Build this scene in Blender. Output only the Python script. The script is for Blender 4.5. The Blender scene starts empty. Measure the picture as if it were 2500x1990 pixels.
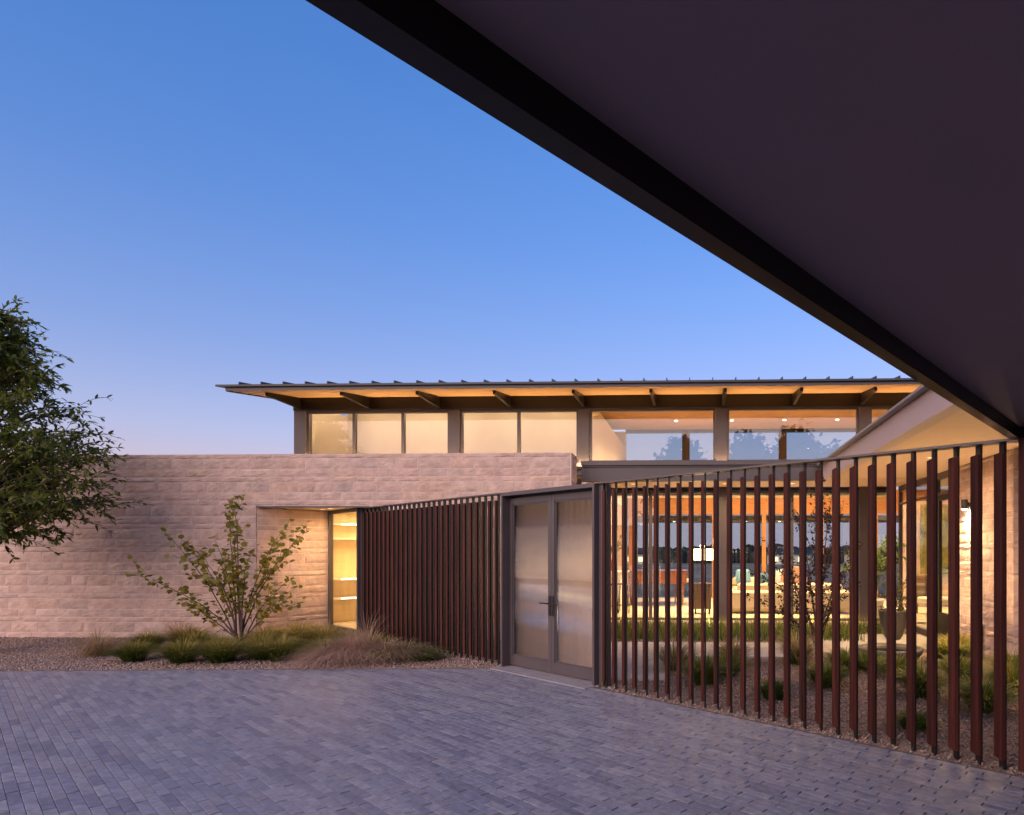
import bpy, math, random
import numpy as np
from mathutils import Vector, Matrix
R = math.radians
random.seed(7); rng = np.random.default_rng(7)
SC = bpy.context.scene; COL = SC.collection

# ------------------------------------------------------------------ camera
cam = bpy.data.cameras.new('camera'); camo = bpy.data.objects.new('camera', cam); COL.objects.link(camo)
cam.sensor_fit = 'HORIZONTAL'; cam.sensor_width = 36.0
cam.lens = 1495 / 2500 * 36
cam.shift_x = -(1660 - 1250) / 2500
cam.shift_y = (1348 - 995) / 2500
cam.clip_start = .05; cam.clip_end = 6000
camo.location = (0, 0, 1.6); camo.rotation_euler = (R(90), 0, math.atan(50 / 1495))
SC.camera = camo
# ------------------------------------------------------------------ sky, sun, exposure
SUN_EL, SUN_AZ = R(3.0), R(212)          # sun low behind the camera, to its left
W = bpy.data.worlds.new('World'); SC.world = W; W.use_nodes = True
nt = W.node_tree; N = nt.nodes; L = nt.links
bg = N['Background']
tc = N.new('ShaderNodeTexCoord'); sep = N.new('ShaderNodeSeparateXYZ'); L.new(tc.outputs['Generated'], sep.inputs[0])
mx = N.new('ShaderNodeMath'); mx.operation = 'MAXIMUM'; mx.inputs[1].default_value = .10; L.new(sep.outputs[2], mx.inputs[0])
cmb = N.new('ShaderNodeCombineXYZ'); L.new(sep.outputs[0], cmb.inputs[0]); L.new(sep.outputs[1], cmb.inputs[1]); L.new(mx.outputs[0], cmb.inputs[2])
sky = N.new('ShaderNodeTexSky'); sky.sky_type = 'NISHITA'; sky.sun_disc = False
sky.sun_elevation = SUN_EL; sky.sun_rotation = SUN_AZ; sky.dust_density = .6; sky.ozone_density = 2.0
L.new(cmb.outputs[0], sky.inputs[0])
rp = N.new('ShaderNodeValToRGB'); L.new(mx.outputs[0], rp.inputs[0])
def ramp(rp, stops):
    e = rp.color_ramp.elements
    while len(e) > 1: e.remove(e[-1])
    e[0].position = stops[0][0]; e[0].color = (*stops[0][1], 1)
    for p, c in stops[1:]:
        x = e.new(p); x.color = (*c, 1)
ramp(rp, [(0.10, (.55, .385, .54)), (.16, (.48, .405, .60)), (.27, (.355, .36, .61)), (.36, (.29, .345, .62)), (.44, (.24, .33, .63)), (.58, (.19, .32, .63)), (1, (.16, .30, .64))])
dn = N.new('ShaderNodeVectorMath'); dn.operation = 'MULTIPLY_ADD'; L.new(sky.outputs[0], dn.inputs[0]); dn.inputs[1].default_value = (.5, .5, .5); dn.inputs[2].default_value = (1, 1, 1)
dv = N.new('ShaderNodeVectorMath'); dv.operation = 'DIVIDE'; L.new(sky.outputs[0], dv.inputs[0]); L.new(dn.outputs[0], dv.inputs[1])      # soft shoulder on the glow round the set sun
mul = N.new('ShaderNodeVectorMath'); mul.operation = 'MULTIPLY'; L.new(dv.outputs[0], mul.inputs[0]); L.new(rp.outputs[0], mul.inputs[1])
sc2 = N.new('ShaderNodeVectorMath'); sc2.operation = 'SCALE'; sc2.inputs['Scale'].default_value = 10.9; L.new(mul.outputs[0], sc2.inputs[0])
L.new(sc2.outputs[0], bg.inputs[0]); bg.inputs[1].default_value = .12
sun = bpy.data.lights.new('sun', 'SUN'); suno = bpy.data.objects.new('sun', sun); COL.objects.link(suno)
sun.energy = 4.4; sun.angle = R(100); sun.color = (1, .72, .53)
sd = Vector((math.sin(R(212)), math.cos(R(212)), math.tan(R(17)))).normalized()   # soft afterglow above the set sun
suno.rotation_euler = (-sd).to_track_quat('-Z', 'Y').to_euler()
SC.view_settings.view_transform = 'Standard'; SC.view_settings.look = 'None'
SC.view_settings.exposure = .36; SC.view_settings.gamma = 1; SC.view_settings.use_curve_mapping = False
cy = SC.cycles; cy.use_denoising = True; cy.max_bounces = 8; cy.transparent_max_bounces = 24
cy.transmission_bounces = 8; cy.glossy_bounces = 4; cy.diffuse_bounces = 4; cy.sample_clamp_indirect = 6; cy.caustics_reflective = False; cy.caustics_refractive = False
try: cy.denoiser = 'OPENIMAGEDENOISE'; cy.denoising_input_passes = 'RGB_ALBEDO_NORMAL'
except Exception: pass

# ------------------------------------------------------------------ helpers
FS = Vector((-.283, 6.522, 0)); FA = math.atan2(-.615, .789)        # slat-screen frame: s along the screen, t away from the drive
P1 = Vector((math.cos(FA), math.sin(FA), 0)); P2 = Vector((-math.sin(FA), math.cos(FA), 0))
def fw(s, t, z=0): return FS + P1 * s + P2 * t + Vector((0, 0, z))
class MB:
    def __init__(s): s.v = []; s.f = []; s.m = []
    def add(s, v, f, m=0):
        o = len(s.v); s.v += [tuple(p) for p in v]; s.f += [tuple(i + o for i in q) for q in f]; s.m += [m] * len(f); return s
    def box(s, x0, x1, y0, y1, z0, z1, m=0, b=0):
        if b:
            return s.bbox(x0, x1, y0, y1, z0, z1, b, m)
        v = [(x, y, z) for z in (z0, z1) for y in (y0, y1) for x in (x0, x1)]
        return s.add(v, [(0, 2, 3, 1), (4, 5, 7, 6), (0, 1, 5, 4), (1, 3, 7, 5), (3, 2, 6, 7), (2, 0, 4, 6)], m)
    def bbox(s, x0, x1, y0, y1, z0, z1, b, m=0):
        xs = (x0, x1); ys = (y0, y1); zs = (z0, z1); v = []; idx = {}
        for i in (0, 1):
            for j in (0, 1):
                for k in (0, 1):
                    sx = b if i == 0 else -b; sy = b if j == 0 else -b; sz = b if k == 0 else -b
                    for a, p in enumerate(((xs[i], ys[j] + sy, zs[k] + sz), (xs[i] + sx, ys[j], zs[k] + sz), (xs[i] + sx, ys[j] + sy, zs[k]))):
                        idx[i, j, k, a] = len(v); v.append(p)
        f = []
        for i in (0, 1): f.append([idx[i, j, k, 0] for j, k in ((0, 0), (1, 0), (1, 1), (0, 1))])
        for j in (0, 1): f.append([idx[i, j, k, 1] for i, k in ((0, 0), (1, 0), (1, 1), (0, 1))])
        for k in (0, 1): f.append([idx[i, j, k, 2] for i, j in ((0, 0), (1, 0), (1, 1), (0, 1))])
        for i in (0, 1):
            for j in (0, 1): f.append([idx[i, j, 0, 0], idx[i, j, 1, 0], idx[i, j, 1, 1], idx[i, j, 0, 1]])
            for k in (0, 1): f.append([idx[i, 0, k, 0], idx[i, 1, k, 0], idx[i, 1, k, 2], idx[i, 0, k, 2]])
        for j in (0, 1):
            for k in (0, 1): f.append([idx[0, j, k, 1], idx[1, j, k, 1], idx[1, j, k, 2], idx[0, j, k, 2]])
        for i in (0, 1):
            for j in (0, 1):
                for k in (0, 1): f.append([idx[i, j, k, 0], idx[i, j, k, 1], idx[i, j, k, 2]])
        return s.add(v, f, m)
    def prism(s, poly, z0, z1, m=0):
        n = len(poly); v = [(x, y, z0) for x, y in poly] + [(x, y, z1) for x, y in poly]
        return s.add(v, [tuple(range(n - 1, -1, -1)), tuple(range(n, 2 * n))] + [(i, (i + 1) % n, n + (i + 1) % n, n + i) for i in range(n)], m)
    def prismx(s, poly, x0, x1, m=0):                     # profile in (y, z), swept along x
        n = len(poly); v = [(x0, y, z) for y, z in poly] + [(x1, y, z) for y, z in poly]
        return s.add(v, [tuple(range(n - 1, -1, -1)), tuple(range(n, 2 * n))] + [(i, (i + 1) % n, n + (i + 1) % n, n + i) for i in range(n)], m)
    def prismy(s, poly, y0, y1, m=0):                     # profile in (x, z), swept along y
        n = len(poly); v = [(x, y0, z) for x, z in poly] + [(x, y1, z) for x, z in poly]
        return s.add(v, [tuple(range(n)), tuple(range(2 * n - 1, n - 1, -1))] + [(i, n + i, n + (i + 1) % n, (i + 1) % n) for i in range(n)], m)
    def tube(s, pts, rad, n=6, m=0, cap=True):
        pts = [Vector(p) for p in pts]; rings = []
        rad = rad if hasattr(rad, '__len__') else [rad] * len(pts)
        for i, p in enumerate(pts):
            d = (pts[min(i + 1, len(pts) - 1)] - pts[max(i - 1, 0)])
            d = d.normalized() if d.length > 1e-9 else Vector((0, 0, 1))
            u = d.cross(Vector((0, 0, 1)) if abs(d.z) < .95 else Vector((1, 0, 0))).normalized(); w = d.cross(u)
            rings.append([p + (u * math.cos(2 * math.pi * k / n) + w * math.sin(2 * math.pi * k / n)) * rad[i] for k in range(n)])
        v = [q for r in rings for q in r]; f = []
        for i in range(len(pts) - 1):
            for k in range(n): f.append((i * n + k, i * n + (k + 1) % n, (i + 1) * n + (k + 1) % n, (i + 1) * n + k))
        if cap: f += [tuple(range(n - 1, -1, -1)), tuple(range(len(v) - n, len(v)))]
        return s.add(v, f, m)
    def lathe(s, prof, n=24, c=(0, 0), m=0, sx=1, sy=1, wob=None):
        v = []; f = []
        for j, (r, z) in enumerate(prof):
            for k in range(n):
                a = 2 * math.pi * k / n; q = r * (wob(a) if wob else 1)
                v.append((c[0] + q * math.cos(a) * sx, c[1] + q * math.sin(a) * sy, z))
        for j in range(len(prof) - 1):
            for k in range(n): f.append((j * n + k, j * n + (k + 1) % n, (j + 1) * n + (k + 1) % n, (j + 1) * n + k))
        f += [tuple(range(n - 1, -1, -1)), tuple(range(len(v) - n, len(v)))]
        return s.add(v, f, m)
    def mesh(s, name, mats, smooth=False):
        me = bpy.data.meshes.new(name); me.from_pydata(s.v, [], s.f)
        for m in (mats if isinstance(mats, (list, tuple)) else [mats]): me.materials.append(m)
        if any(s.m): me.polygons.foreach_set('material_index', s.m)
        if smooth: me.polygons.foreach_set('use_smooth', [True] * len(s.f))
        me.update(); return me
    def build(s, name, mats, parent=None, smooth=False, loc=None, rz=None):
        return link(name, s.mesh(name, mats, smooth), parent, loc, rz)
def link(name, me, parent=None, loc=None, rz=None):
    o = bpy.data.objects.new(name, me); COL.objects.link(o); o.parent = parent
    if loc is not None: o.location = loc
    if rz is not None: o.rotation_euler = (0, 0, rz)
    return o
def tag(o, label, cat, group=None, kind=None):
    o['label'] = label; o['category'] = cat
    if group: o['group'] = group
    if kind: o['kind'] = kind
    return o
def thing(name, label, cat, loc=(0, 0, 0), rz=0, group=None):
    o = bpy.data.objects.new(name, None); COL.objects.link(o); o.empty_display_size = .1
    o.location = loc; o.rotation_euler = (0, 0, rz); return tag(o, label, cat, group)
def npmesh(name, V, F, mats, mi=None, smooth=False):
    """V (n,3) and F (m,k) as arrays"""
    me = bpy.data.meshes.new(name); k = F.shape[1]
    me.vertices.add(len(V)); me.vertices.foreach_set('co', np.ascontiguousarray(V, dtype=np.float32).ravel())
    me.loops.add(F.size); me.loops.foreach_set('vertex_index', np.ascontiguousarray(F, dtype=np.int32).ravel())
    me.polygons.add(len(F)); me.polygons.foreach_set('loop_start', np.arange(0, F.size, k, dtype=np.int32))
    me.polygons.foreach_set('loop_total', np.full(len(F), k, dtype=np.int32))
    for m in (mats if isinstance(mats, (list, tuple)) else [mats]): me.materials.append(m)
    if mi is not None: me.polygons.foreach_set('material_index', np.ascontiguousarray(mi, dtype=np.int32))
    if smooth: me.polygons.foreach_set('use_smooth', np.ones(len(F), dtype=bool))
    me.update(calc_edges=True); me.validate(); return me

# ------------------------------------------------------------------ materials
def mat(name, col, rough=.7, metal=0, spec=.5, n_scale=0, n_amt=.2, bump=0, b_scale=20, b_dist=.01, stretch=None, col2=None, coat=0, detail=6, obj=True, rr=0):
    m = bpy.data.materials.new(name); m.use_nodes = True; t = m.node_tree; P = t.nodes['Principled BSDF']
    P.inputs['Base Color'].default_value = (*col, 1); P.inputs['Roughness'].default_value = rough
    P.inputs['Metallic'].default_value = metal; P.inputs['Specular IOR Level'].default_value = spec
    if coat: P.inputs['Coat Weight'].default_value = coat; P.inputs['Coat Roughness'].default_value = .15
    if n_scale or bump:
        geo = t.nodes.new('ShaderNodeNewGeometry'); vec = geo.outputs['Position']
        if obj:
            tcn = t.nodes.new('ShaderNodeTexCoord'); vec = tcn.outputs['Object']
        mp = t.nodes.new('ShaderNodeMapping'); t.links.new(vec, mp.inputs[0]); mp.inputs['Scale'].default_value = stretch or (1, 1, 1)
        oi = t.nodes.new('ShaderNodeObjectInfo'); va = t.nodes.new('ShaderNodeVectorMath'); va.operation = 'MULTIPLY_ADD'
        va.inputs[1].default_value = (37, 53, 71); t.links.new(oi.outputs['Random'], va.inputs[0]); t.links.new(mp.outputs[0], va.inputs[2]); vec = va.outputs[0]
    if n_scale:
        no = t.nodes.new('ShaderNodeTexNoise'); no.inputs['Scale'].default_value = n_scale; no.inputs['Detail'].default_value = detail; no.inputs['Roughness'].default_value = .62
        t.links.new(vec, no.inputs['Vector'])
        cr = t.nodes.new('ShaderNodeValToRGB'); t.links.new(no.outputs['Fac'], cr.inputs[0])
        a = tuple(max(c * (1 - n_amt), 0) for c in col); b = col2 or tuple(min(c * (1 + n_amt), 1) for c in col)
        ramp(cr, [(.32, a), (.68, b)]); t.links.new(cr.outputs[0], P.inputs['Base Color'])
        if rr:
            mr = t.nodes.new('ShaderNodeMapRange'); t.links.new(no.outputs['Fac'], mr.inputs[0]); mr.inputs['To Min'].default_value = rough - rr; mr.inputs['To Max'].default_value = rough + rr
            t.links.new(mr.outputs[0], P.inputs['Roughness'])
    if bump:
        n2 = t.nodes.new('ShaderNodeTexNoise'); n2.inputs['Scale'].default_value = b_scale; n2.inputs['Detail'].default_value = 8; n2.inputs['Roughness'].default_value = .6
        t.links.new(vec, n2.inputs['Vector']); bp = t.nodes.new('ShaderNodeBump'); bp.inputs['Strength'].default_value = bump; bp.inputs['Distance'].default_value = b_dist
        t.links.new(n2.outputs['Fac'], bp.inputs['Height']); t.links.new(bp.outputs[0], P.inputs['Normal'])
    return m
def emit(name, col, st):
    m = bpy.data.materials.new(name); m.use_nodes = True; t = m.node_tree; P = t.nodes['Principled BSDF']
    P.inputs['Base Color'].default_value = (*col, 1); P.inputs['Emission Color'].default_value = (*col, 1); P.inputs['Emission Strength'].default_value = st; return m
def glass(name, tint=(1, 1, 1), f0=.05):
    m = bpy.data.materials.new(name); m.use_nodes = True; t = m.node_tree; t.nodes.remove(t.nodes['Principled BSDF']); o = t.nodes['Material Output']
    g = t.nodes.new('ShaderNodeNewGeometry'); d = t.nodes.new('ShaderNodeVectorMath'); d.operation = 'DOT_PRODUCT'
    t.links.new(g.outputs['Incoming'], d.inputs[0]); t.links.new(g.outputs['Normal'], d.inputs[1])
    def mth(op, a, b=None):
        n = t.nodes.new('ShaderNodeMath'); n.operation = op
        for i, x in enumerate((a, b)):
            if x is None: continue
            if isinstance(x, (int, float)): n.inputs[i].default_value = x
            else: t.links.new(x, n.inputs[i])
        return n.outputs[0]
    k = mth('POWER', mth('SUBTRACT', 1, mth('ABSOLUTE', d.outputs['Value'])), 5); k = mth('ADD', mth('MULTIPLY', k, 1 - f0), f0)
    tr = t.nodes.new('ShaderNodeBsdfTransparent'); tr.inputs[0].default_value = (*tint, 1); gl = t.nodes.new('ShaderNodeBsdfGlossy'); gl.inputs['Roughness'].default_value = 0.01
    ms = t.nodes.new('ShaderNodeMixShader'); t.links.new(k, ms.inputs[0]); t.links.new(tr.outputs[0], ms.inputs[1]); t.links.new(gl.outputs[0], ms.inputs[2]); t.links.new(ms.outputs[0], o.inputs[0]); return m
def leafmat(name, col, col2, trans=.35, rough=.5):
    m = bpy.data.materials.new(name); m.use_nodes = True; t = m.node_tree; P = t.nodes['Principled BSDF']; o = t.nodes['Material Output']
    g = t.nodes.new('ShaderNodeNewGeometry'); cr = t.nodes.new('ShaderNodeValToRGB'); t.links.new(g.outputs['Random Per Island'], cr.inputs[0]); ramp(cr, [(0, col), (1, col2)])
    t.links.new(cr.outputs[0], P.inputs['Base Color']); P.inputs['Roughness'].default_value = rough; P.inputs['Specular IOR Level'].default_value = .3
    tl = t.nodes.new('ShaderNodeBsdfTranslucent'); t.links.new(cr.outputs[0], tl.inputs[0]); ms = t.nodes.new('ShaderNodeMixShader'); ms.inputs[0].default_value = trans
    t.links.new(P.outputs[0], ms.inputs[1]); t.links.new(tl.outputs[0], ms.inputs[2]); t.links.new(ms.outputs[0], o.inputs[0]); return m
STONE = [mat('stone_%d' % i, c, .9, spec=.25, n_scale=5, n_amt=.2, bump=1, b_scale=17, b_dist=.014, obj=False) for i, c in enumerate(
    [(.48, .345, .30), (.46, .335, .295), (.49, .365, .315), (.48, .34, .28), (.435, .325, .29)])]
MORTAR = mat('mortar', (.66, .56, .51), .95, n_scale=30, n_amt=.1)
PAVER = [mat('paver_%d' % i, c, .48, spec=.5, n_scale=22, n_amt=.3, bump=.3, b_scale=120, b_dist=.003, obj=False, rr=.1) for i, c in enumerate(
    [(.195, .198, .245), (.172, .175, .225), (.22, .22, .262), (.15, .15, .195), (.20, .193, .23), (.235, .232, .27)])]
SAND = mat('joint_sand', (.03, .026, .03), .95)
GRAVEL = mat('gravel_fines', (.25, .18, .155), .95, n_scale=60, n_amt=.5, bump=1, b_scale=70, b_dist=.02, obj=False)
PEB = [mat('pebble_%d' % i, c, .85) for i, c in enumerate([(.34, .24, .205), (.27, .19, .165), (.40, .31, .27), (.20, .155, .145), (.33, .21, .165)])]
CONC = mat('pale_concrete', (.42, .39, .36), .8, n_scale=3, n_amt=.08, bump=.15, b_scale=60, b_dist=.003, obj=False)
STEEL = mat('bronze_steel', (.070, .056, .062), .42, spec=.5, n_scale=4, n_amt=.08, rr=.06)
STEELD = mat('dark_beam_paint', (.009, .006, .0055), .36, spec=.35, n_scale=2, n_amt=.15, rr=.08, obj=False)
WOOD = [mat('stained_slat_%d' % i, c, .68, spec=.25, n_scale=3.0, n_amt=.62, bump=.3, b_scale=9, b_dist=.004, stretch=(14, 11, .45), detail=9) for i, c in enumerate(
    [(.058, .0125, .009), (.046, .0105, .008), (.070, .0165, .0115)])]
SOFFIT = mat('painted_soffit', (.55, .40, .30), .75, n_scale=2, n_amt=.03)
SOFFITD = mat('carport_soffit', (.28, .21, .245), .7, n_scale=1.2, n_amt=.05)
PLASTER = mat('warm_plaster', (.76, .69, .58), .85, n_scale=3, n_amt=.03)
CEDAR = mat('cedar_boards', (.48, .28, .13), .5, n_scale=3, n_amt=.25, stretch=(.6, 9, 9), obj=False)
HEADER = mat('fir_header', (.40, .175, .065), .45, n_scale=3, n_amt=.22, stretch=(.7, 9, 10), obj=False)
FLOOR = mat('limestone_floor', (.62, .53, .40), .35, n_scale=2, n_amt=.06, obj=False)
ROOFM = mat('standing_seam_metal', (.028, .028, .034), .5, metal=.0, n_scale=3, n_amt=.1)
GLASS = glass('clear_glass', (.93, .96, .95)); GLASSC = glass('clerestory_glass', (.92, .93, .91), .045)
GLASSF = glass('tinted_far_glass', (.72, .78, .81), .035)
REED = bpy.data.materials.new('reeded_glass'); REED.use_nodes = True
_P = REED.node_tree.nodes['Principled BSDF']; _P.inputs['Base Color'].default_value = (.90, .92, .88, 1); _P.inputs['Transmission Weight'].default_value = 1; _P.inputs['Roughness'].default_value = .03; _P.inputs['IOR'].default_value = 1.5
BARK = mat('bark', (.10, .075, .06), .9, n_scale=12, n_amt=.3, bump=.5, b_scale=30)
TWIG = mat('dark_twig', (.075, .045, .04), .8)
BLACK = mat('black_metal', (.015, .014, .016), .35)
BROWNL = mat('walnut', (.10, .055, .03), .45, n_scale=4, n_amt=.3, stretch=(1, 1, 8))
MAHOG = mat('mahogany_gloss', (.17, .06, .03), .22, n_scale=3, n_amt=.2, stretch=(1, 6, 6), coat=.5)
LINEN = mat('oat_linen', (.62, .50, .38), .9, n_scale=60, n_amt=.06)
BLUEC = mat('blue_cushion', (.10, .22, .36), .9, n_scale=40, n_amt=.1)
ROSE = mat('dusty_rose_wool', (.34, .20, .15), .9, n_scale=40, n_amt=.1)
POTM = mat('dark_ceramic', (.045, .038, .036), .4, n_scale=6, n_amt=.25, rr=.1)
BASIN = mat('dark_basalt', (.075, .065, .06), .35, n_scale=6, n_amt=.4, bump=.5, b_scale=14, b_dist=.02)
RED = mat('red_glass_vase', (.35, .06, .03), .2)
CREAM = mat('white_stone_top', (.7, .64, .54), .3)

def warm(name, kind, loc, power, parent=None, size=.05, spot=120, blend=.6, col=(1, .64, .30), rot=(0, 0, 0), size_y=None):
    l = bpy.data.lights.new(name, kind); l.energy = power; l.color = col
    if kind == 'SPOT': l.spot_size = R(spot); l.spot_blend = blend; l.shadow_soft_size = size
    elif kind == 'AREA':
        l.size = size
        if size_y: l.shape = 'RECTANGLE'; l.size_y = size_y
    else: l.shadow_soft_size = size
    o = bpy.data.objects.new(name, l); COL.objects.link(o); o.parent = parent; o.location = loc; o.rotation_euler = rot; return o

# ------------------------------------------------------------------ ground
def terrain(x, y):
    r = np.maximum(np.hypot(x, y - 8) - 22, 0)
    return np.where(y > 8, -.0105 * np.minimum(r, 160), -.01 * np.minimum(r, 60))
def grid_ground():
    g = np.concatenate([-np.geomspace(3000, 26, 26), np.linspace(-22, 22, 23), np.geomspace(26, 3000, 26)])
    X, Y = np.meshgrid(g, g + 8); Z = terrain(X, Y) - .07
    n = len(g); V = np.stack([X, Y, Z], -1).reshape(-1, 3); i = np.arange(n * n).reshape(n, n)
    F = np.stack([i[:-1, :-1], i[:-1, 1:], i[1:, 1:], i[1:, :-1]], -1).reshape(-1, 4)
    m = mat('dry_meadow', (.24, .20, .15), .95, n_scale=.09, n_amt=.45, obj=False, detail=10)
    o = link('ground', npmesh('ground', V, F, m, smooth=True)); o['kind'] = 'structure'
    o['label'] = 'dry meadow ground running out to the horizon behind the house'
grid_ground()

# ---- paved drive: rows of narrow pavers laid parallel to the slat screen
def clip(poly, a, b, c):                              # keep a*x + b*y <= c
    out = []
    for i in range(len(poly)):
        p, q = poly[i], poly[(i + 1) % len(poly)]; dp = a * p[0] + b * p[1] - c; dq = a * q[0] + b * q[1] - c
        if dp <= 0: out.append(p)
        if dp * dq < 0: k = dp / (dp - dq); out.append((p[0] + (q[0] - p[0]) * k, p[1] + (q[1] - p[1]) * k))
    return out
E0 = Vector((-9.4, 7.905)); E1 = Vector((-2.66, 8.335)); ed = (E1 - E0).normalized(); en = Vector((-ed.y, ed.x))
drive = thing('driveway', 'grey purple drive of narrow pavers in staggered rows', 'driveway', tuple(FS), FA); drive['kind'] = 'structure'
enl = (en.x * P1.x + en.y * P1.y, en.x * P2.x + en.y * P2.y); ec = (E0 - FS.xy).dot(en)
PW, PL, GAP = .0645, .29, .0045
polys = []
cl = Matrix.Rotation(-FA, 2)
row = 0; t = -.075
while t > -10.5:
    off = (row % 2) * PL * .5 + random.uniform(-.05, .05); x = -9.5 + off
    while x < 9:
        g, e = .0016, .0034
        p = [(x + e, t - PW + g), (x + PL - e, t - PW + g), (x + PL - e, t - g), (x + e, t - g)]
        q = clip(p, enl[0], enl[1], ec)
        if len(q) >= 3:
            cxp = sum(a for a, _ in q) / len(q); cyp = sum(b for _, b in q) / len(q); w = fw(cxp, cyp)
            if -14 < w.x < 5 and -4.5 < w.y:
                polys.append((q, w, len(q) == 4 and q == p))
        x += PL
    t -= PW; row += 1
def paver_geo(q, c, tilt, dz, b=.0025):
    n = len(q); m = (sum(a for a, _ in q) / n, sum(d for _, d in q) / n); v = []
    for lvl in range(3):
        for (x, y) in q:
            k = 1
            if lvl == 2:
                dx, dy = m[0] - x, m[1] - y; d = math.hypot(dx, dy) or 1
                x += math.copysign(min(b, abs(dx) * .5), dx); y += math.copysign(min(b, abs(dy) * .5), dy)
            z = (-.06, dz - b * .8, dz)[lvl] + (tilt[0] * (x - m[0]) + tilt[1] * (y - m[1]) if lvl else 0)
            v.append((x - c[0], y - c[1], z))
    f = [tuple(range(2 * n, 3 * n))]
    for l in range(2): f += [(l * n + i, l * n + (i + 1) % n, (l + 1) * n + (i + 1) % n, (l + 1) * n + i) for i in range(n)]
    return v, f
def in_view(w, m=.02):
    yaw = math.atan(50 / 1495); xc = w.x * math.cos(yaw) + w.y * math.sin(yaw); yc = -w.x * math.sin(yaw) + w.y * math.cos(yaw)
    if yc < .3: return None
    u = 1660 + 1495 * xc / yc; v = 1348 - 1495 * (w.z - 1.6) / yc
    return yc if -20 < u < 2520 and -20 < v < 2010 else None
full = []
for i, (q, w, ok) in enumerate(polys):
    d = in_view(w)
    if ok and d: full.append((d, i))
full.sort(); near = set(i for _, i in full[:296])
variants = []
for k in range(12):
    v, f = paver_geo([(-PL / 2 + .0032, -PW / 2 + .0012), (PL / 2 - .0032, -PW / 2 + .0012), (PL / 2 - .0032, PW / 2 - .0012), (-PL / 2 + .0032, PW / 2 - .0012)], (0, 0), (random.uniform(-.007, .007), random.uniform(-.012, .012)), random.uniform(-.0014, .0014))
    variants.append([MB().add(v, f).mesh('paver', PAVER[j]) for j in range(6)])
rest = MB()
def shade(): return random.choices(range(6), (5, 4, 3, 2.2, 3, 1))[0]
for i, (q, w, ok) in enumerate(polys):
    if i in near:
        c = (sum(a for a, _ in q) / 4, sum(b for _, b in q) / 4)
        link('paver', random.choice(variants)[shade()], drive, (c[0], c[1], 0))
    else:
        v, f = paver_geo(q, (0, 0), (random.uniform(-.007, .007), random.uniform(-.012, .012)), random.uniform(-.0014, .0014)); rest.add(v, f, shade())
o = rest.build('pavers_beyond', PAVER, drive); o['kind'] = 'stuff'
bed = MB(); bq = [(-9.3, -10.6), (9, -10.6), (9, -.07), (-9.3, -.07)]; bq = clip(bq, enl[0], enl[1], ec); bed.prism(bq, -.065, -.009); bed.build('joint_sand', SAND, drive)
# steel edging between pavers and gravel
ee = MB(); a0, a1 = E0 - ed * 5 + en * .004, E1 + en * .004
ee.prism([tuple(a0), tuple(a1), tuple(a1 + en * .006), tuple(a0 + en * .006)], -.06, .004)
tag(ee.build('edging_strip', STEEL), 'thin steel edging between pavers and pink gravel bed', 'edging')
ee = MB(); ee.box(-4.3, 3.28, -.068, -.058, -.06, .004)
tag(ee.build('edging_strip', STEEL, None, loc=tuple(FS), rz=FA), 'thin steel edging along the foot of the slat screen', 'edging')

# ---- gravel: sheet of fines with loose stones on it
def gravel(name, label, poly, n, dens_pt=None, size=.011):
    mbg = MB(); nP = len(poly); mbg.add([(x, y, -.012) for x, y in poly], [tuple(range(nP))], 0)
    xs = [p[0] for p in poly]; ys = [p[1] for p in poly]
    pts = rng.uniform((min(xs), min(ys)), (max(xs), max(ys)), (n * 3, 2)); ins = np.zeros(len(pts), bool); j = nP - 1
    for i in range(nP):
        xi, yi = poly[i]; xj, yj = poly[j]
        ins ^= ((yi > pts[:, 1]) != (yj > pts[:, 1])) & (pts[:, 0] < (xj - xi) * (pts[:, 1] - yi) / (yj - yi + 1e-12) + xi); j = i
    pts = pts[ins][:n]; n = len(pts)
    oc = np.array([(1, 0, 0), (0, 1, 0), (-1, 0, 0), (0, -1, 0), (0, 0, 1), (0, 0, -1)], float); of = np.array([(0, 1, 4), (1, 2, 4), (2, 3, 4), (3, 0, 4), (1, 0, 5), (2, 1, 5), (3, 2, 5), (0, 3, 5)])
    V = oc[None] * rng.uniform(.55, 1.5, (n, 1, 3)) * rng.uniform(.6, 1.3, (n, 1, 1)) * size + rng.normal(0, .0022, (n, 6, 3))
    a = rng.uniform(0, 6.28, n); c, s = np.cos(a)[:, None], np.sin(a)[:, None]
    x = V[..., 0] * c - V[..., 1] * s; y = V[..., 0] * s + V[..., 1] * c
    V = np.stack([x + pts[:, :1], y + pts[:, 1:], V[..., 2] * .8 - .008 + rng.uniform(0, .012, (n, 1))], -1).reshape(-1, 3)
    F = (of[None] + (np.arange(n) * 6)[:, None, None]).reshape(-1, 3)
    base = mbg.build(name, GRAVEL)
    st = link('loose_stones', npmesh('loose_stones', V, F, PEB, np.repeat(rng.integers(0, 5, n), 8)), base); st['kind'] = 'stuff'
    base['kind'] = 'stuff'; base['label'] = label; base['category'] = 'gravel'
fl = lambda s, t: tuple(fw(s, t).xy)
gravel('gravel', 'pink crushed gravel bed between drive and long stone wall', [tuple(E0 - ed * 5 + en * .012), tuple(E1 + en * .012), fl(-3.13, .0), fl(-7.75, .0), fl(-7.75, 1.0), (-8.23, 11.15), (-14.5, 11.15)], 62000)
gravel('gravel', 'reddish gravel floor of the courtyard behind the slat screen', [fl(-1.2, -.055), fl(3.3, -.055), (4.3, 4.5), (4.3, 13.35), (-2.2, 13.35), (-2.2, 8.3)], 46000)
gravel('gravel', 'narrow gravel strip behind the dense half of the slat screen', [fl(-7.7, .01), fl(-3.13, .01), (-2.25, 8.9), (-2.25, 11.0), (-6.2, 11.08)], 9000)

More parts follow.
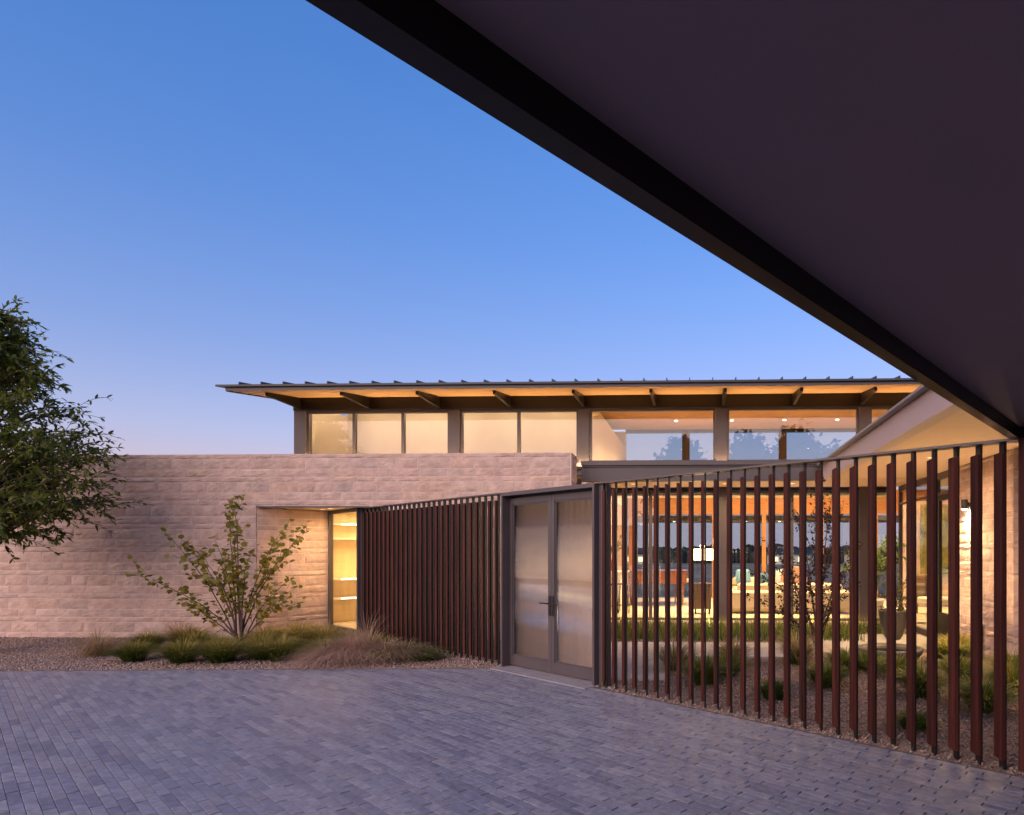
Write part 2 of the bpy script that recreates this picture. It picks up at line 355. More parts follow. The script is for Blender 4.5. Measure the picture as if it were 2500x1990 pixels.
# ------------------------------------------------------------------ stone walls
def stone_unit():
    nx, nz = 6, 4; v = []; idx = {}
    bx_, bz_ = random.uniform(.25, .75), random.uniform(.3, .7); amp = random.uniform(.004, .014); sl = random.uniform(-.006, .006)
    for j in range(nz + 1):
        for i in range(nx + 1):
            x, z = i / nx, j / nz
            e = min(x, 1 - x) * 9; e2 = min(z, 1 - z) * 6; k = min(1, e, e2) ** .6
            y = -(.002 + k * (amp * (1 - .7 * math.hypot((x - bx_), (z - bz_))) + random.uniform(-.0035, .0035)) + sl * (x - .5) * k)
            idx[i, j] = len(v); v.append((min(max(x + (random.uniform(-.03, .03) if 0 < i < nx else 0), 0), 1), y, min(max(z + (random.uniform(-.05, .05) if 0 < j < nz else 0), 0), 1)))
    f = [(idx[i, j], idx[i + 1, j], idx[i + 1, j + 1], idx[i, j + 1]) for i in range(nx) for j in range(nz)]
    b = len(v); v += [(0, .05, 0), (1, .05, 0), (1, .05, 1), (0, .05, 1)]
    f += [tuple([b, b + 1] + [idx[i, 0] for i in range(nx, -1, -1)]), tuple([b + 1, b + 2] + [idx[nx, j] for j in range(nz, -1, -1)]), tuple([b + 2, b + 3] + [idx[i, nz] for i in range(nx + 1)]), tuple([b + 3, b] + [idx[0, j] for j in range(nz + 1)])]
    return v, f
UNITS = [stone_unit() for _ in range(18)]
UMESH = [[MB().add(*u).mesh('stone', STONE[k]) for k in range(5)] for u in UNITS]
COURSE = [.195, .148, .092]
def courses(z0, ztop, cap=.085):
    out = []; z = ztop - cap; out.append((z, ztop)); k = 0
    while z > z0:
        hgt = COURSE[k % 3]; out.append((max(z - hgt, z0 - .1), z)); z -= hgt; k += 1
    return out
def stonework(root, spans, limit, lmin=.32, lmax=.8):
    """spans: list of (x0, x1, z0, z1) one per course piece; stones stand proud of the core at local y = 0"""
    st = []; J = .007
    for (x0, x1, z0, z1) in spans:
        x = x0; first = True
        while x < x1 - .01:
            ln = random.uniform(lmin, lmax) * (.8 if z1 - z0 > .17 else 1.05)
            if first: ln *= random.uniform(.5, 1); first = False
            if x1 - (x + ln) < .2: ln = x1 - x
            st.append((x + J / 2, x + ln - J / 2, z0 + J / 2, z1 - J / 2)); x += ln
    def size(s):
        w = root.matrix_basis @ Vector(((s[0] + s[1]) / 2, 0, (s[2] + s[3]) / 2)); d = in_view(w)
        return -((s[1] - s[0]) * (s[3] - s[2])) / d ** 2 if d else 0
    order = sorted(range(len(st)), key=lambda i: size(st[i])); keep = set(order[:limit]); rest = MB()
    for i, (a, b, c, d) in enumerate(st):
        u = random.randrange(18); k = random.choices(range(5), (5, 3, 3, 2, 2))[0]; flip = random.random() < .5
        if i in keep:
            o = link('stone', UMESH[u][k], root, (a, 0, c)); o.scale = (b - a, random.uniform(.7, 1.3), d - c)
        else:
            v, f = UNITS[u]; rest.add([(a + x * (b - a), y, c + z * (d - c)) for x, y, z in v], f, k)
    if rest.v: o = rest.build('small_stones', STONE, root); o['kind'] = 'stuff'
WY = 11.1
wall = thing('stone_wall', 'long pink sandstone wall with rough coursed blocks and a lit recess', 'wall', (0, WY, 0))
cr = courses(0, 3.42); sp = []
for (z0, z1) in cr:
    if z0 >= 2.43 - .03: sp.append((-14.6, -2.37, max(z0, 2.445), z1))
    elif z1 > 2.43: sp.append((-14.6, -8.24, z0, z1)); sp.append((-8.23, -2.37, 2.445, z1))
    else: sp.append((-14.6, -8.24, z0, z1)); sp.append((-5.7, -2.37, z0, z1)) if z0 < 2.43 else None
bpy.context.view_layer.update()
stonework(wall, [s for s in sp if s[3] - s[2] > .02], 296)
c = MB(); c.box(-14.6, -8.245, .001, .45, -.1, 3.405); c.box(-8.22, -2.36, .001, .45, 2.44, 3.405); c.box(-5.75, -2.36, .0015, .45, -.1, 2.44); c.build('wall_core', MORTAR, wall)
c = MB(); c.box(-8.22, -6.1, -.014, .0075, 2.425, 2.448); c.box(-8.22, -6.1, .0075, .2, 2.4255, 2.436); c.build('steel_lintel', STEEL, wall)
# end return of the long wall (faces the courtyard) and its soldier of stones
wend = thing('stone_wall', 'narrow stone end return of the long wall beside the grey beam', 'wall', (-2.352, WY + .005, 0), R(90))
bpy.context.view_layer.update()
stonework(wend, [(0, .47, z0, z1) for z0, z1 in courses(0, 3.42) if z1 - z0 > .02], 60, .5, .6)
# niche: side wall set square to the slat screen
nic = thing('stone_wall', 'warm lit sandstone side wall inside the recess behind the young tree', 'wall', (-8.231, WY + .01, 0), math.atan2(P2.y, P2.x))
bpy.context.view_layer.update()
stonework(nic, [(0.0, 1.27, z0, min(z1, 2.42)) for z0, z1 in courses(0, 2.47, .03) if min(z1, 2.42) - z0 > .02], 80, .35, .8)
MB().box(-.0, 1.3, .001, .3, -.1, 2.42).build('wall_core', MORTAR, nic)
# niche soffit
nb = Vector((-7.461, 12.089)); fe = fw(-7.71, 0)
ns = MB(); ns.prism([(-8.225, 11.31), (fe.x + .15, 11.31), (fe.x + .15, 11.55), (nb.x + .15, nb.y + .2), (nb.x - .3, nb.y + .3)], 2.432, 2.47)
ns.build('recess_soffit', SOFFIT, wall, loc=(0, -WY, 0))

# ------------------------------------------------------------------ niche window and the small lit room behind it
nw = thing('corner_window', 'tall narrow lit window between recess wall and slat screen', 'window', (nb.x, nb.y, 0), FA)
WL = (fw(-7.71, 0).xy - nb).length - .01
m = MB(); m.box(0, .05, -.03, .05, .0, 2.428); m.box(WL - .04, WL, -.03, .05, 0, 2.428); m.box(.05, WL - .04, -.029, .049, .0, .14); m.box(.05, WL - .04, -.029, .049, 2.36, 2.428); m.build('frame', STEEL, nw)
MB().box(.05, WL - .04, .0, .012, .14, 2.36).build('pane', GLASS, nw)
pr = thing('pantry_room', 'small yellow lit room with glossy shelves seen through the corner window', 'room', (nb.x, nb.y, 0), FA)
m = MB(); m.box(-.6, 1.36, 2.0, 2.06, -.05, 2.5); m.box(-.62, -.56, .06, 2.0, -.05, 2.5); m.box(1.36, 1.40, .06, 2.06, -.05, 2.5); m.build('wall', mat('ochre_veneer', (.72, .58, .34), .3, n_scale=2, n_amt=.12, stretch=(5, 5, .6)), pr)
MB().box(-.56, 1.36, .052, 2.0, -.06, .12).build('floor', FLOOR, pr); MB().box(-.56, 1.36, .06, 2.0, 2.44, 2.5).build('ceiling', PLASTER, pr)
for z in (.62, 1.02, 1.86, 2.16):
    MB().box(-.555, -.22, .08, 1.98, z, z + .035).build('shelf', CREAM, pr)
for z in (.62, 1.02, 2.16): MB().box(-.219, -.205, .3, 1.97, z, z + .034).build('glowing_edge', emit('shelf_strip', (1, .84, .58), 3), pr)  # emission put into the shelf front edges to read as lit glass
warm('pantry_light', 'AREA', (.5, 1.0, 2.42), 75, pr, 1.0)

# ------------------------------------------------------------------ slat screens
slat_w = [MB().box(0, .033, 0, .118, .065, 2.335, b=.003).mesh('slat', w) for w in WOOD]
bar_m = MB().box(.0345, .054, .03, .105, -.03, 2.412).mesh('steel_bar', mat('dark_bar_steel', (.011, .0095, .011), .45, spec=.35))
def screen(label, s0, s1, first, step, n):
    root = thing('slat_screen', label, 'screen', tuple(FS), FA)
    MB().box(s0, s1, -.005, .125, 2.413, 2.43).build('top_rail', STEEL, root)
    MB().box(s0, s1, .02, .10, -.06, -.02).build('base_rail', STEEL, root)
    for k in range(n):
        j = random.randrange(3)
        w = link('slat', slat_w[j], root, (first + k * step, .0, 0), -FA + R(random.uniform(-.5, .5)))
        link('steel_bar', bar_m, w)
    return root
ls = screen('dense looking run of dark red slats left of the double door', -7.71, -3.13, -7.619, .1645, 27)
rs = screen('open run of dark red slats between double door and carport', -1.21, 3.27, -1.115, .1645, 27)
MB().box(-1.205, -1.13, .03, .16, -.05, 2.412).build('end_post', STEEL, rs)
MB().box(-7.70, -7.66, .0, .12, -.05, 2.412).build('end_post', STEEL, ls)

# ------------------------------------------------------------------ double door
dd = thing('double_door', 'grey steel framed double door with reeded glass leaves in the slat screen', 'door', tuple(fw(-3.128, 0)), FA)
DW = 1.913; m = MB()
m.box(0, .035, -.035, .20, 0, 2.425); m.box(DW - .035, DW, -.035, .20, 0, 2.425); m.box(.035, DW - .035, -.034, .199, 2.375, 2.424)
m.box(.035, .06, .15, .199, .03, 2.375); m.box(DW - .06, DW - .035, .15, .199, .03, 2.375); m.box(.06, DW - .06, .15, .199, 2.345, 2.375); m.build('frame', STEEL, dd)
m = MB(); m.box(-.02, DW + .02, -.20, .22, -.06, .012, b=.004); m.build('threshold', mat('threshold_stone', (.24, .225, .25), .6, n_scale=8, n_amt=.15), dd)
def reed(w, h):
    n = int(w / .021) * 8; xs = np.linspace(0, w, n + 1); ph = xs / .021 * 2 * math.pi
    V = np.concatenate([np.stack([np.concatenate([xs, xs]), np.concatenate([-.0019 * np.cos(ph)] * 2) - .005, np.repeat([0, h], n + 1)], -1), np.array([(0, .003, 0), (w, .003, 0), (0, .003, h), (w, .003, h)])])
    i = np.arange(n); F = np.stack([i, i + 1, i + n + 2, i + n + 1], -1); b = 2 * (n + 1)
    me = bpy.data.meshes.new('pane'); me.from_pydata([tuple(q) for q in V], [], [tuple(int(k) for k in q) for q in F] + [(b + 1, b, b + 2, b + 3), (b, 0, n + 1, b + 2), (n, b + 1, b + 3, 2 * n + 1), tuple([b, b + 1] + list(range(n, -1, -1))), tuple(list(range(n + 1, 2 * n + 2)) + [b + 3, b + 2])])
    me.materials.append(REED); me.polygons.foreach_set('use_smooth', [q < n for q in range(len(me.polygons))]); return me
LW = (DW - .07) / 2
for k in (0, 1):
    x0 = .036 + k * LW; x1 = x0 + LW - .002 * (1 - k) - .001; ST = .062
    m = MB(); y0, y1 = .085, .148; zt = 2.344
    m.box(x0, x0 + ST, y0, y1, .03, zt, b=.002); m.box(x1 - ST, x1, y0, y1, .03, zt, b=.002); m.box(x0 + ST, x1 - ST, y0 + .001, y1 - .001, .03, .16); m.box(x0 + ST, x1 - ST, y0 + .001, y1 - .001, zt - .075, zt)
    gl = .022
    m.box(x0 + ST, x0 + ST + gl, y0 + .014, y1 - .014, .16, zt - .075); m.box(x1 - ST - gl, x1 - ST, y0 + .014, y1 - .014, .16, zt - .075)
    m.box(x0 + ST + gl, x1 - ST - gl, y0 + .014, y1 - .014, .16, .16 + gl); m.box(x0 + ST + gl, x1 - ST - gl, y0 + .014, y1 - .014, zt - .075 - gl, zt - .075)
    leaf = m.build('door_leaf', STEEL, dd)
    link('pane', reed(x1 - x0 - 2 * ST - 2 * gl, zt - .075 - .16 - 2 * gl), leaf, (x0 + ST + gl, .117, .16 + gl))
    hx = x1 - .03 if k == 0 else x0 + .03; sgn = -1 if k == 0 else 1
    h = MB(); h.box(hx - .022, hx + .022, y0 - .011, y0 - .0005, .77, 1.03, b=.002); h.tube([(hx, y0 - .01, .93), (hx, y0 - .055, .93)], .009, 10); h.box(hx - .012 if sgn > 0 else hx - .14, hx + .14 if sgn > 0 else hx + .012, y0 - .065, y0 - .05, .922, .940, b=.003)
    h.tube([(hx, y0 - .012, .82), (hx, y0 - .02, .82)], .011, 10)
    h.build('handle', BLACK, leaf)

# ------------------------------------------------------------------ carport canopy overhead
cp = thing('carport_canopy', 'dark carport roof with deep edge beam slanting overhead', 'canopy', tuple(FS), FA)
b = MB(); b.box(3.21, 3.27, -9, .14, 2.43, 2.70); b.box(3.205, 3.34, -9, .139, 2.70, 2.72); b.build('edge_beam', STEELD, cp)
b = MB(); b.box(3.27, 9.5, .06, .139, 2.43, 2.70); b.build('end_beam', STEELD, cp)
MB().box(3.27, 9.5, -9, .06, 2.515, 2.56).build('soffit', SOFFITD, cp)
MB().box(3.18, 9.55, -9.05, .15, 2.722, 2.79).build('roof_deck', ROOFM, cp)
for x in (3.275, 3.44, 3.605):
    MB().box(x, x + .155, -.01, .055, .02, 2.428, b=.003).build('post_board', WOOD[0], cp)
for x, y in ((9.2, -.2), (9.2, -8.8), (3.4, -8.8)): MB().box(x - .1, x + .1, y - .1, y + .1, -.05, 2.513).build('post', STEELD, cp)

# ------------------------------------------------------------------ main house
YG = 13.4; ZS = 3.02
hs = thing('house', 'low modern house with metal shed roof, cedar eaves and lit clerestory windows', 'house', (0, YG, 0))
XL, XR = -9.09, 9.0
# roof: sloping up away from the drive
def zr(y): return 4.86 + .14 * (y + 1.35)
roofL, roofR = -9.58, 9.6
def roofslab(name, x0, x1, ya, yb, th0, th1, m, parent):
    return MB().prismx([(ya, zr(ya) + th0), (yb, zr(yb) + th0), (yb, zr(yb) + th1), (ya, zr(ya) + th1)], x0, x1).build(name, m, parent)
rf = roofslab('roof', roofL - .16, roofR, -1.42, 3.6, .075, .115, ROOFM, hs)
roofslab('eave_soffit', roofL + .06, roofR, -1.34, -.0, .0, .02, CEDAR, hs)
roofslab('fascia', roofL, roofR, -1.36, -1.3405, .0, .0745, STEEL, hs)
roofslab('verge_board', roofL, roofL + .05, -1.34, 3.6, -.02, .0745, STEEL, hs)
roofslab('roof_board', roofL + .05, roofR, -1.34, 3.6, .0205, .074, CEDAR, hs)
MB().prismx([(3.6, zr(3.6) + .115), (3.6, zr(3.6) + .02), (7.4, 5.78), (7.4, 5.9)], roofL - .16, roofR).build('rear_roof', ROOFM, hs)
x = -9.25
while x < roofR - .2:
    MB().prismx([(-1.425, zr(-1.425) + .11), (3.5, zr(3.5) + .11), (3.5, zr(3.5) + .165), (-1.425, zr(-1.425) + .165)], x - .008, x + .008).build('standing_seam', ROOFM, rf)
    x += .452
# rafters
for x in (-8.95, -7.38, -5.80, -4.2, -2.58, -1.0, .5, 2.03, 3.5, 5.1, 6.7):
    MB().prismx([(-1.05, zr(-1.05) - .005), (-.001, zr(0) - .005), (-.001, 4.80), (-1.05, zr(-1.05) - .075)], x - .03, x + .03).build('rafter', STEELD, hs)
MB().box(XL, XR, -.02, .2, 4.76, zr(0) - .003).build('eave_beam', STEELD, hs)
# posts and clerestory glazing
POSTS = [(-9.09, -8.83), (-5.58, -5.34), (-2.69, -2.45), (.33, .58), (3.45, 3.68), (6.5, 6.74)]
for a, b in POSTS:
    z0 = 3.3 if a < -2.6 else .05
    MB().box(a, b, 0, .25, z0, 4.759, b=.004).build('column', STEEL, hs)
ZC0, ZC1 = 3.58, 4.72
def glazing(a, b, z0, z1, mull, gm, y=.06, fr=.045, parent=hs, name='window'):
    m = MB(); d = (y, y + .07)
    m.box(a, a + fr, *d, z0, z1); m.box(b - fr, b, *d, z0, z1); m.box(a + fr, b - fr, *d, z0, z0 + fr); m.box(a + fr, b - fr, *d, z1 - fr, z1)
    xs = [a + fr]
    for q in mull: m.box(q - fr * .7, q + fr * .7, d[0] - .012, d[1], z0 + fr, z1 - fr); xs += [q - fr * .7, q + fr * .7]
    xs.append(b - fr); w = m.build(name, STEEL, parent)
    for i in range(0, len(xs), 2): MB().box(xs[i], xs[i + 1], y + .03, y + .042, z0 + fr, z1 - fr).build('pane', gm, w)
    return w
for (a, b, mu) in [(-8.825, -5.585, [-7.75, -6.64]), (-5.335, -2.695, [-4.03]), (-2.445, .325, []), (.585, 3.445, []), (3.685, 6.495, []), (6.745, 9, [])]:
    glazing(a, b, ZC0, 4.755, mu, GLASSC)
MB().box(XL, XR, .02, .24, 3.3, 3.575).build('spandrel', STEEL, hs)
# side, rear and interior walls
YB = 6.6                                               # far glass wall
MB().box(XL, XL + .2, .26, YB, -.1, 5.0).build('side_wall', PLASTER, hs)
MB().box(XL, -2.45, YB, YB + .2, -.1, 5.55).build('rear_wall', PLASTER, hs)
MB().box(-2.66, -2.46, .26, YB, 3.05, 5.025).build('partition', PLASTER, hs)
MB().box(XL + .2, -2.66, 1.75, 1.85, 3.3, 5.15).build('partition', PLASTER, hs)
MB().box(XL + .2, -2.66, .26, 1.75, 3.25, 3.3).build('loft_floor', FLOOR, hs)
MB().prismx([(.26, 5.03), (YB, 5.61), (YB, 5.67), (.26, 5.09)], XL, XR).build('cedar_ceiling', CEDAR, hs)
MB().box(-3.2, XR, -.4, YB + .5, -.05, .10).build('floor', FLOOR, hs)
MB().box(-2.66, -2.46, .26, YB, .1, 3.05).build('partition', STONE[2], hs)
MB().box(XR - .2, XR, .26, YB, .1, 5.0).build('side_wall', PLASTER, hs)
# near glass wall under the porch
for i, (a, b, mu) in enumerate([(-2.45, .329, [-1.10]), (.581, 3.449, [2.0]), (3.681, 4.24, [])]):
    glazing(a, b, .101, 2.95, mu, GLASS, .08, .05, hs, 'glass_wall')
MB().box(-2.45, 4.24, .02, .22, 2.952, 3.018).build('head_beam', STEELD, hs)
MB().box(-2.45, 4.24, .23, .8, 2.86, 2.95).build('bulkhead', PLASTER, hs)
# far wall: fir header, posts and tinted glass, terrace soffit beyond
MB().box(-2.45, XR, YB, YB + .12, 2.95, 3.5).build('fir_header', HEADER, hs)
MB().box(-2.45, XR, YB - .03, YB + .10, 2.83, 2.949).build('fir_header_rail', HEADER, hs)
MB().box(-2.45, XR, YB, YB + .2, 5.52, 5.65).build('far_beam', STEELD, hs)
MB().box(-2.45, XR, YB, YB + .15, 3.5, 3.62).build('far_sill', HEADER, hs)
for x in (-2.35, .38, 2.0, 3.86, 5.6, 7.4):
    MB().box(x, x + .13, YB - .02, YB + .09, .1, 2.829).build('fir_post', HEADER, hs)
for x in (-.6, 2.55, 5.7): MB().box(x, x + .25, YB, YB + .12, 3.62, 5.519).build('far_mullion', STEEL, hs)
MB().box(-2.45, XR, YB + .03, YB + .045, .101, 2.83).build('far_glass', GLASSF, hs)
MB().box(-2.45, XR, YB + .05, YB + .065, 3.62, 5.52).build('far_glass', GLASSF, hs)
MB().box(-2.45, XR, YB + .16, YB + 2.2, 2.66, 2.8).build('terrace_soffit', SOFFIT, hs)
# porch roof over the courtyard edge: grey beam plus soffit
pb = MB(); pb.box(-2.34, 2.352, -1.42, -1.38, ZS - .02, 3.27); pb.box(-2.34, 2.352, -1.46, -1.30, ZS - .03, ZS - .0195); pb.box(-2.34, 2.352, -1.45, -1.33, 3.27, 3.285)
pb.box(-2.34, 2.30, -1.47, -1.43, 3.30, 3.385); pb.box(-2.34, 2.30, -1.43, -1.2, 3.302, 3.383); pb.build('porch_beam', STEEL, hs)
MB().box(-2.34, 8, -1.379, -.021, ZS, ZS + .03).build('porch_soffit', SOFFIT, hs)
MB().box(-2.34, 2.30, -1.2, .019, 3.25, 3.32).build('porch_roof', ROOFM, hs)
# right wing: eave along the courtyard, stone wall, glass and door
wg = thing('house_wing', 'courtyard wing with sloping grey eave and warm plaster soffit right of the porch', 'house', (0, 0, 0))
f = MB(); f.box(2.35, 2.40, 4.95, 11.98, ZS - .04, 3.27); f.box(2.345, 2.52, 4.95, 11.98, ZS - .05, ZS - .0405); f.build('eave_beam', mat('mauve_grey_paint', (.40, .31, .30), .5), wg)
MB().box(2.25, 2.36, 4.9, 11.93, 3.272, 3.30).build('eave_flashing', mat('grey_flashing', (.26, .25, .27), .4, metal=.3), wg)
MB().box(2.40, 8, 4.95, 11.98, ZS, ZS + .03).build('soffit', SOFFIT, wg)
MB().box(2.36, 8, 4.9, 11.93, 3.275, 3.34).build('roof_deck', ROOFM, wg)
XW = 4.28
rw = thing('stone_wall', 'stone wall with wall lamp at the end of the courtyard near the carport', 'wall', (XW, 10.3, 0), R(-90))
bpy.context.view_layer.update()
stonework(rw, [(0, 1.78, z0, z1) for z0, z1 in courses(-.05, 3.02, .07) if z1 - z0 > .02], 120, .35, .75)
MB().box(-.0, 1.77, .001, .4, -.1, 3.015).build('wall_core', MORTAR, rw)
rwe = thing('stone_wall', 'shaded rough end face of the courtyard stone wall beside the carport post', 'wall', (XW, 8.515, 0), 0)
bpy.context.view_layer.update()
stonework(rwe, [(-.01, .45, z0, z1) for z0, z1 in courses(-.05, 3.02, .07) if z1 - z0 > .02], 40, .5, .6)
gw = MB(); zt = 2.98
gw.box(XW, XW + .07, 10.3, 10.36, 0, ZS); gw.box(XW, XW + .07, 11.25, 11.33, 0, ZS); gw.box(XW, XW + .07, 13.33, 13.39, 0, ZS); gw.box(XW, XW + .07, 10.36, 13.33, 2.9, ZS); gw.box(XW, XW + .07, 10.36, 13.33, 0, .12); gw.box(XW, XW + .07, 10.36, 13.33, 2.62, 2.66)
gwo = gw.build('glass_wall', STEEL, wg)
for a, b, z0, z1 in ((11.33, 13.33, .12, 2.62), (11.33, 13.33, 2.66, 2.9), (10.36, 11.25, 2.66, 2.9)): MB().box(XW + .03, XW + .042, a, b, z0, z1).build('pane', GLASS, gwo)
d = MB(); d.box(XW + .005, XW + .06, 10.365, 10.46, .122, 2.618); d.box(XW + .005, XW + .06, 11.15, 11.245, .122, 2.618); d.box(XW + .005, XW + .06, 10.46, 11.15, .122, .52); d.box(XW + .005, XW + .06, 10.46, 11.15, 2.52, 2.618)
do = d.build('door', STEELD, wg); MB().box(XW + .028, XW + .04, 10.46, 11.15, .52, 2.52).build('pane', GLASS, do)
h = MB(); h.box(XW - .012, XW + .004, 10.39, 10.43, .95, 1.2); h.tube([(XW - .01, 10.41, 1.1), (XW - .05, 10.41, 1.1), (XW - .05, 10.55, 1.1)], .009, 8); h.build('handle', BLACK, do)
# room inside the wing
MB().box(XW + .1, 8, 8.6, 13.3, -.04, .10).build('floor', FLOOR, wg); MB().box(7.4, 7.5, 8.6, 13.3, .1, 3.0).build('wall', STONE[2], wg)
MB().box(XW + .45, 7.4, 8.6, 8.7, .1, 3.0).build('wall', PLASTER, wg)

# ------------------------------------------------------------------ house lights, plus added soffit downlights
dlE = emit('downlight_glow', (1, .80, .50), 30)
ring = MB().lathe([(.06, -.004), (.06, .01), (.045, .012)], 14).mesh('downlight', CREAM); disc = MB().lathe([(.04, -.006), (.04, -.002)], 12).mesh('lamp', dlE)
dlS = MB().lathe([(.04, -.006), (.04, -.002)], 12).mesh('lamp', emit('added_downlight_glow', (1, .75, .42), 1.2))  # faint discs for the added soffit downlights
def downlight(x, y, z, p, label, spot=140, disc=disc):
    o = link('downlight', ring, None, (x, y, z)); tag(o, label, 'downlight', 'ceiling downlights'); link('lamp', disc, o)
    if p: warm('downlight_beam', 'SPOT', (0, 0, -.02), p, o, .12, spot, 1)
for i, x in enumerate((-.7, .9, 2.4, 3.9, 5.4)):
    for j, y in enumerate((15.0, 17.6)):
        zc = 5.03 + (y - YG - .26) * .0915
        downlight(x, y, zc - .012, 1050, '%s recessed light of the %s row in the cedar ceiling' % (('first', 'second', 'third', 'fourth', 'fifth')[i], ('front', 'rear')[j]))
for i, x in enumerate((-.9, 1.55, 2.7)): downlight(x, YG + YB + 1.0, 2.65, 14, '%s small light in the terrace soffit beyond the far glass' % ('first', 'second', 'third')[i])
for i, x in enumerate((-8.0, -6.9, -5.9, -4.6, -3.4)):
    warm('loft_light', 'POINT', (x, YG + .95, 4.95), 14, None, .12, col=(1, .74, .50))
for i, x in enumerate((-1.4, .5, 1.9)): downlight(x, 12.7, ZS - .001, 150, '%s added light in the porch soffit over the sedge' % ('first', 'second', 'third')[i], 165, dlS)  # added lamps, brighten the sedge and path under the porch
for i, (x, y) in enumerate(((3.45, 9.3), (4.1, 6.6))): downlight(x, y, ZS - .001, 170, '%s added light in the wing soffit over the courtyard grasses' % ('far', 'near')[i], 165, dlS)  # added lamps, lift the gravel and grasses below the wing
downlight(-7.3, 11.6, 2.43, 42, 'added light in the soffit of the stone recess near the corner window', 160, dlS); downlight(-7.0, 11.36, 2.43, 42, 'added light in the soffit of the stone recess near the drive', 165, dlS)  # added lamps, brighten the recess and the grass in front
for i, x in enumerate((5.4, 6.6)): downlight(x, 11.2, 2.99, 60, '%s light in the ceiling of the courtyard wing' % ('near', 'far')[i])
MB().box(XW + .08, 7.5, 8.6, 13.3, 3.0, 3.015).build('ceiling', PLASTER, wg)
sc = thing('wall_sconce', 'small dark cylinder wall lamp shining down the courtyard stone wall', 'lamp', (XW - .03, 9.86, 2.34))
MB().lathe([(.05, -.06), (.05, .09), (.048, .092)], 18, (-.06, 0)).build('housing', BLACK, sc); MB().box(-.03, .03, -.03, .03, -.02, .05).build('bracket', BLACK, sc)
MB().lathe([(.04, -.066), (.04, -.0605)], 16, (-.06, 0)).build('lamp', emit('sconce_glow', (1, .82, .55), 150), sc)
warm('sconce_beam', 'SPOT', (-.06, 0, -.07), 420, sc, .03, 150, .9)
ub = MB(); ub.box(-.05, 0, -.06, .06, 0, .28, b=.006); tag(ub.build('utility_box', BLACK, None, loc=(XW - .03, 9.42, .22)), 'small dark utility box low on the courtyard stone wall', 'box')


# ------------------------------------------------------------------ interior screens, art and furniture
MB().box(5.6, 8.8, 3.55, 3.75, .1, 3.0).build('stone_partition', STONE[2], hs)
art = MB().box(0, 1.0, -.04, 0, 0, 1.9).build('painting', mat('green_canvas', (.16, .17, .03), .7, n_scale=3, n_amt=.6, col2=(.30, .26, .05)), None, loc=(6.0, 16.94, 1.0))
tag(art, 'tall green abstract painting on the inner stone partition', 'painting')
FZ = .101
pn = thing('grand_piano', 'glossy red brown grand piano in the living room', 'piano', (-1.1, 17.6, FZ))
out = [(-.75, -.72), (.75, -.72), (.75, -.1), (.70, .25), (.50, .5), (.22, .68), (.12, .9), (-.08, 1.05), (-.42, 1.08), (-.68, .95), (-.75, .7)]
MB().prism([(x * .98, y) for x, y in out], .62, .96).build('case', MAHOG, pn, rz=R(90))
MB().prism([(x, y * 1.01) for x, y in out], .965, .985).build('lid', MAHOG, pn, rz=R(90))
for x, y in ((-.62, -.55), (.62, -.55), (-.25, .85)):
    MB().lathe([(.035, 0), (.05, .05), (.06, .3), (.08, .5), (.085, .62)], 12, (x, y)).build('leg', MAHOG, pn, rz=R(90))
MB().box(-.6, .6, -.86, -.721, .66, .72).build('keyboard', CREAM, pn, rz=R(90)); MB().box(-.09, .09, -.4, -.36, .06, .62).build('pedal_lyre', MAHOG, pn, rz=R(90))
pbn = thing('piano_bench', 'wooden piano bench before the keyboard', 'bench', (.05, 17.5, FZ)); MB().box(-.18, .18, -.4, .4, .40, .48, b=.01).build('seat', MAHOG, pbn)
for x in (-.14, .14):
    for y in (-.35, .35): MB().box(x - .025, x + .025, y - .025, y + .025, 0, .399).build('leg', MAHOG, pbn)
st = thing('side_table', 'dark walnut side table under the glowing lamp', 'table', (.05, 15.0, FZ)); MB().box(-.22, .22, -.2, .2, .70, .74, b=.004).build('table_top', BROWNL, st); MB().box(-.21, .21, -.19, .19, .12, .699).build('cabinet', BROWNL, st)
for x in (-.17, .17):
    for y in (-.15, .15): MB().box(x - .02, x + .02, y - .02, y + .02, 0, .12).build('leg', BLACK, st)
tl = thing('table_lamp', 'table lamp with wide glowing cream shade', 'lamp', (.07, 15.0, FZ + .741)); MB().lathe([(.09, 0), (.09, .015), (.02, .03), (.05, .15), (.06, .28), (.03, .42), (.012, .46), (.012, .58)], 16).build('base', CREAM, tl, True)
sh = MB(); sh.lathe([(.25, .56), (.25, .84)], 28); sh.build('shade', emit('lamp_shade', (1, .74, .36), 5.5), tl); warm('lamp_bulb', 'POINT', (0, 0, 1.0), 40, tl, .1)
def sofa(label, loc, rz, w):
    o = thing('sofa', label, 'sofa', loc, rz)
    MB().box(-w / 2, w / 2, -.42, .42, .06, .32, b=.03).build('base', LINEN, o); MB().box(-w / 2, w / 2, -.48, -.22, .10, .56, b=.05).build('backrest', LINEN, o)
    n = max(2, int(w / .9))
    for k in range(n): a = -w / 2 + .16 + k * (w - .32) / n; MB().box(a + .005, a + (w - .32) / n - .005, -.22, .44, .321, .46, b=.04).build('seat_cushion', LINEN, o); MB().box(a + .02, a + (w - .32) / n - .02, -.25, -.08, .46, .74, b=.06).build('back_cushion', LINEN, o)
    for sx in (-1, 1): MB().box(min(sx * w / 2, sx * (w / 2 - .15)), max(sx * w / 2, sx * (w / 2 - .15)), -.42, .42, .10, .55, b=.04).build('arm', LINEN, o)
sofa('long oat coloured sofa with its back to the courtyard glass', (2.2, 15.35, FZ), 0, 2.95)
sofa('oat coloured sofa facing the courtyard near the far windows', (1.9, 18.6, FZ), R(180), 2.2)
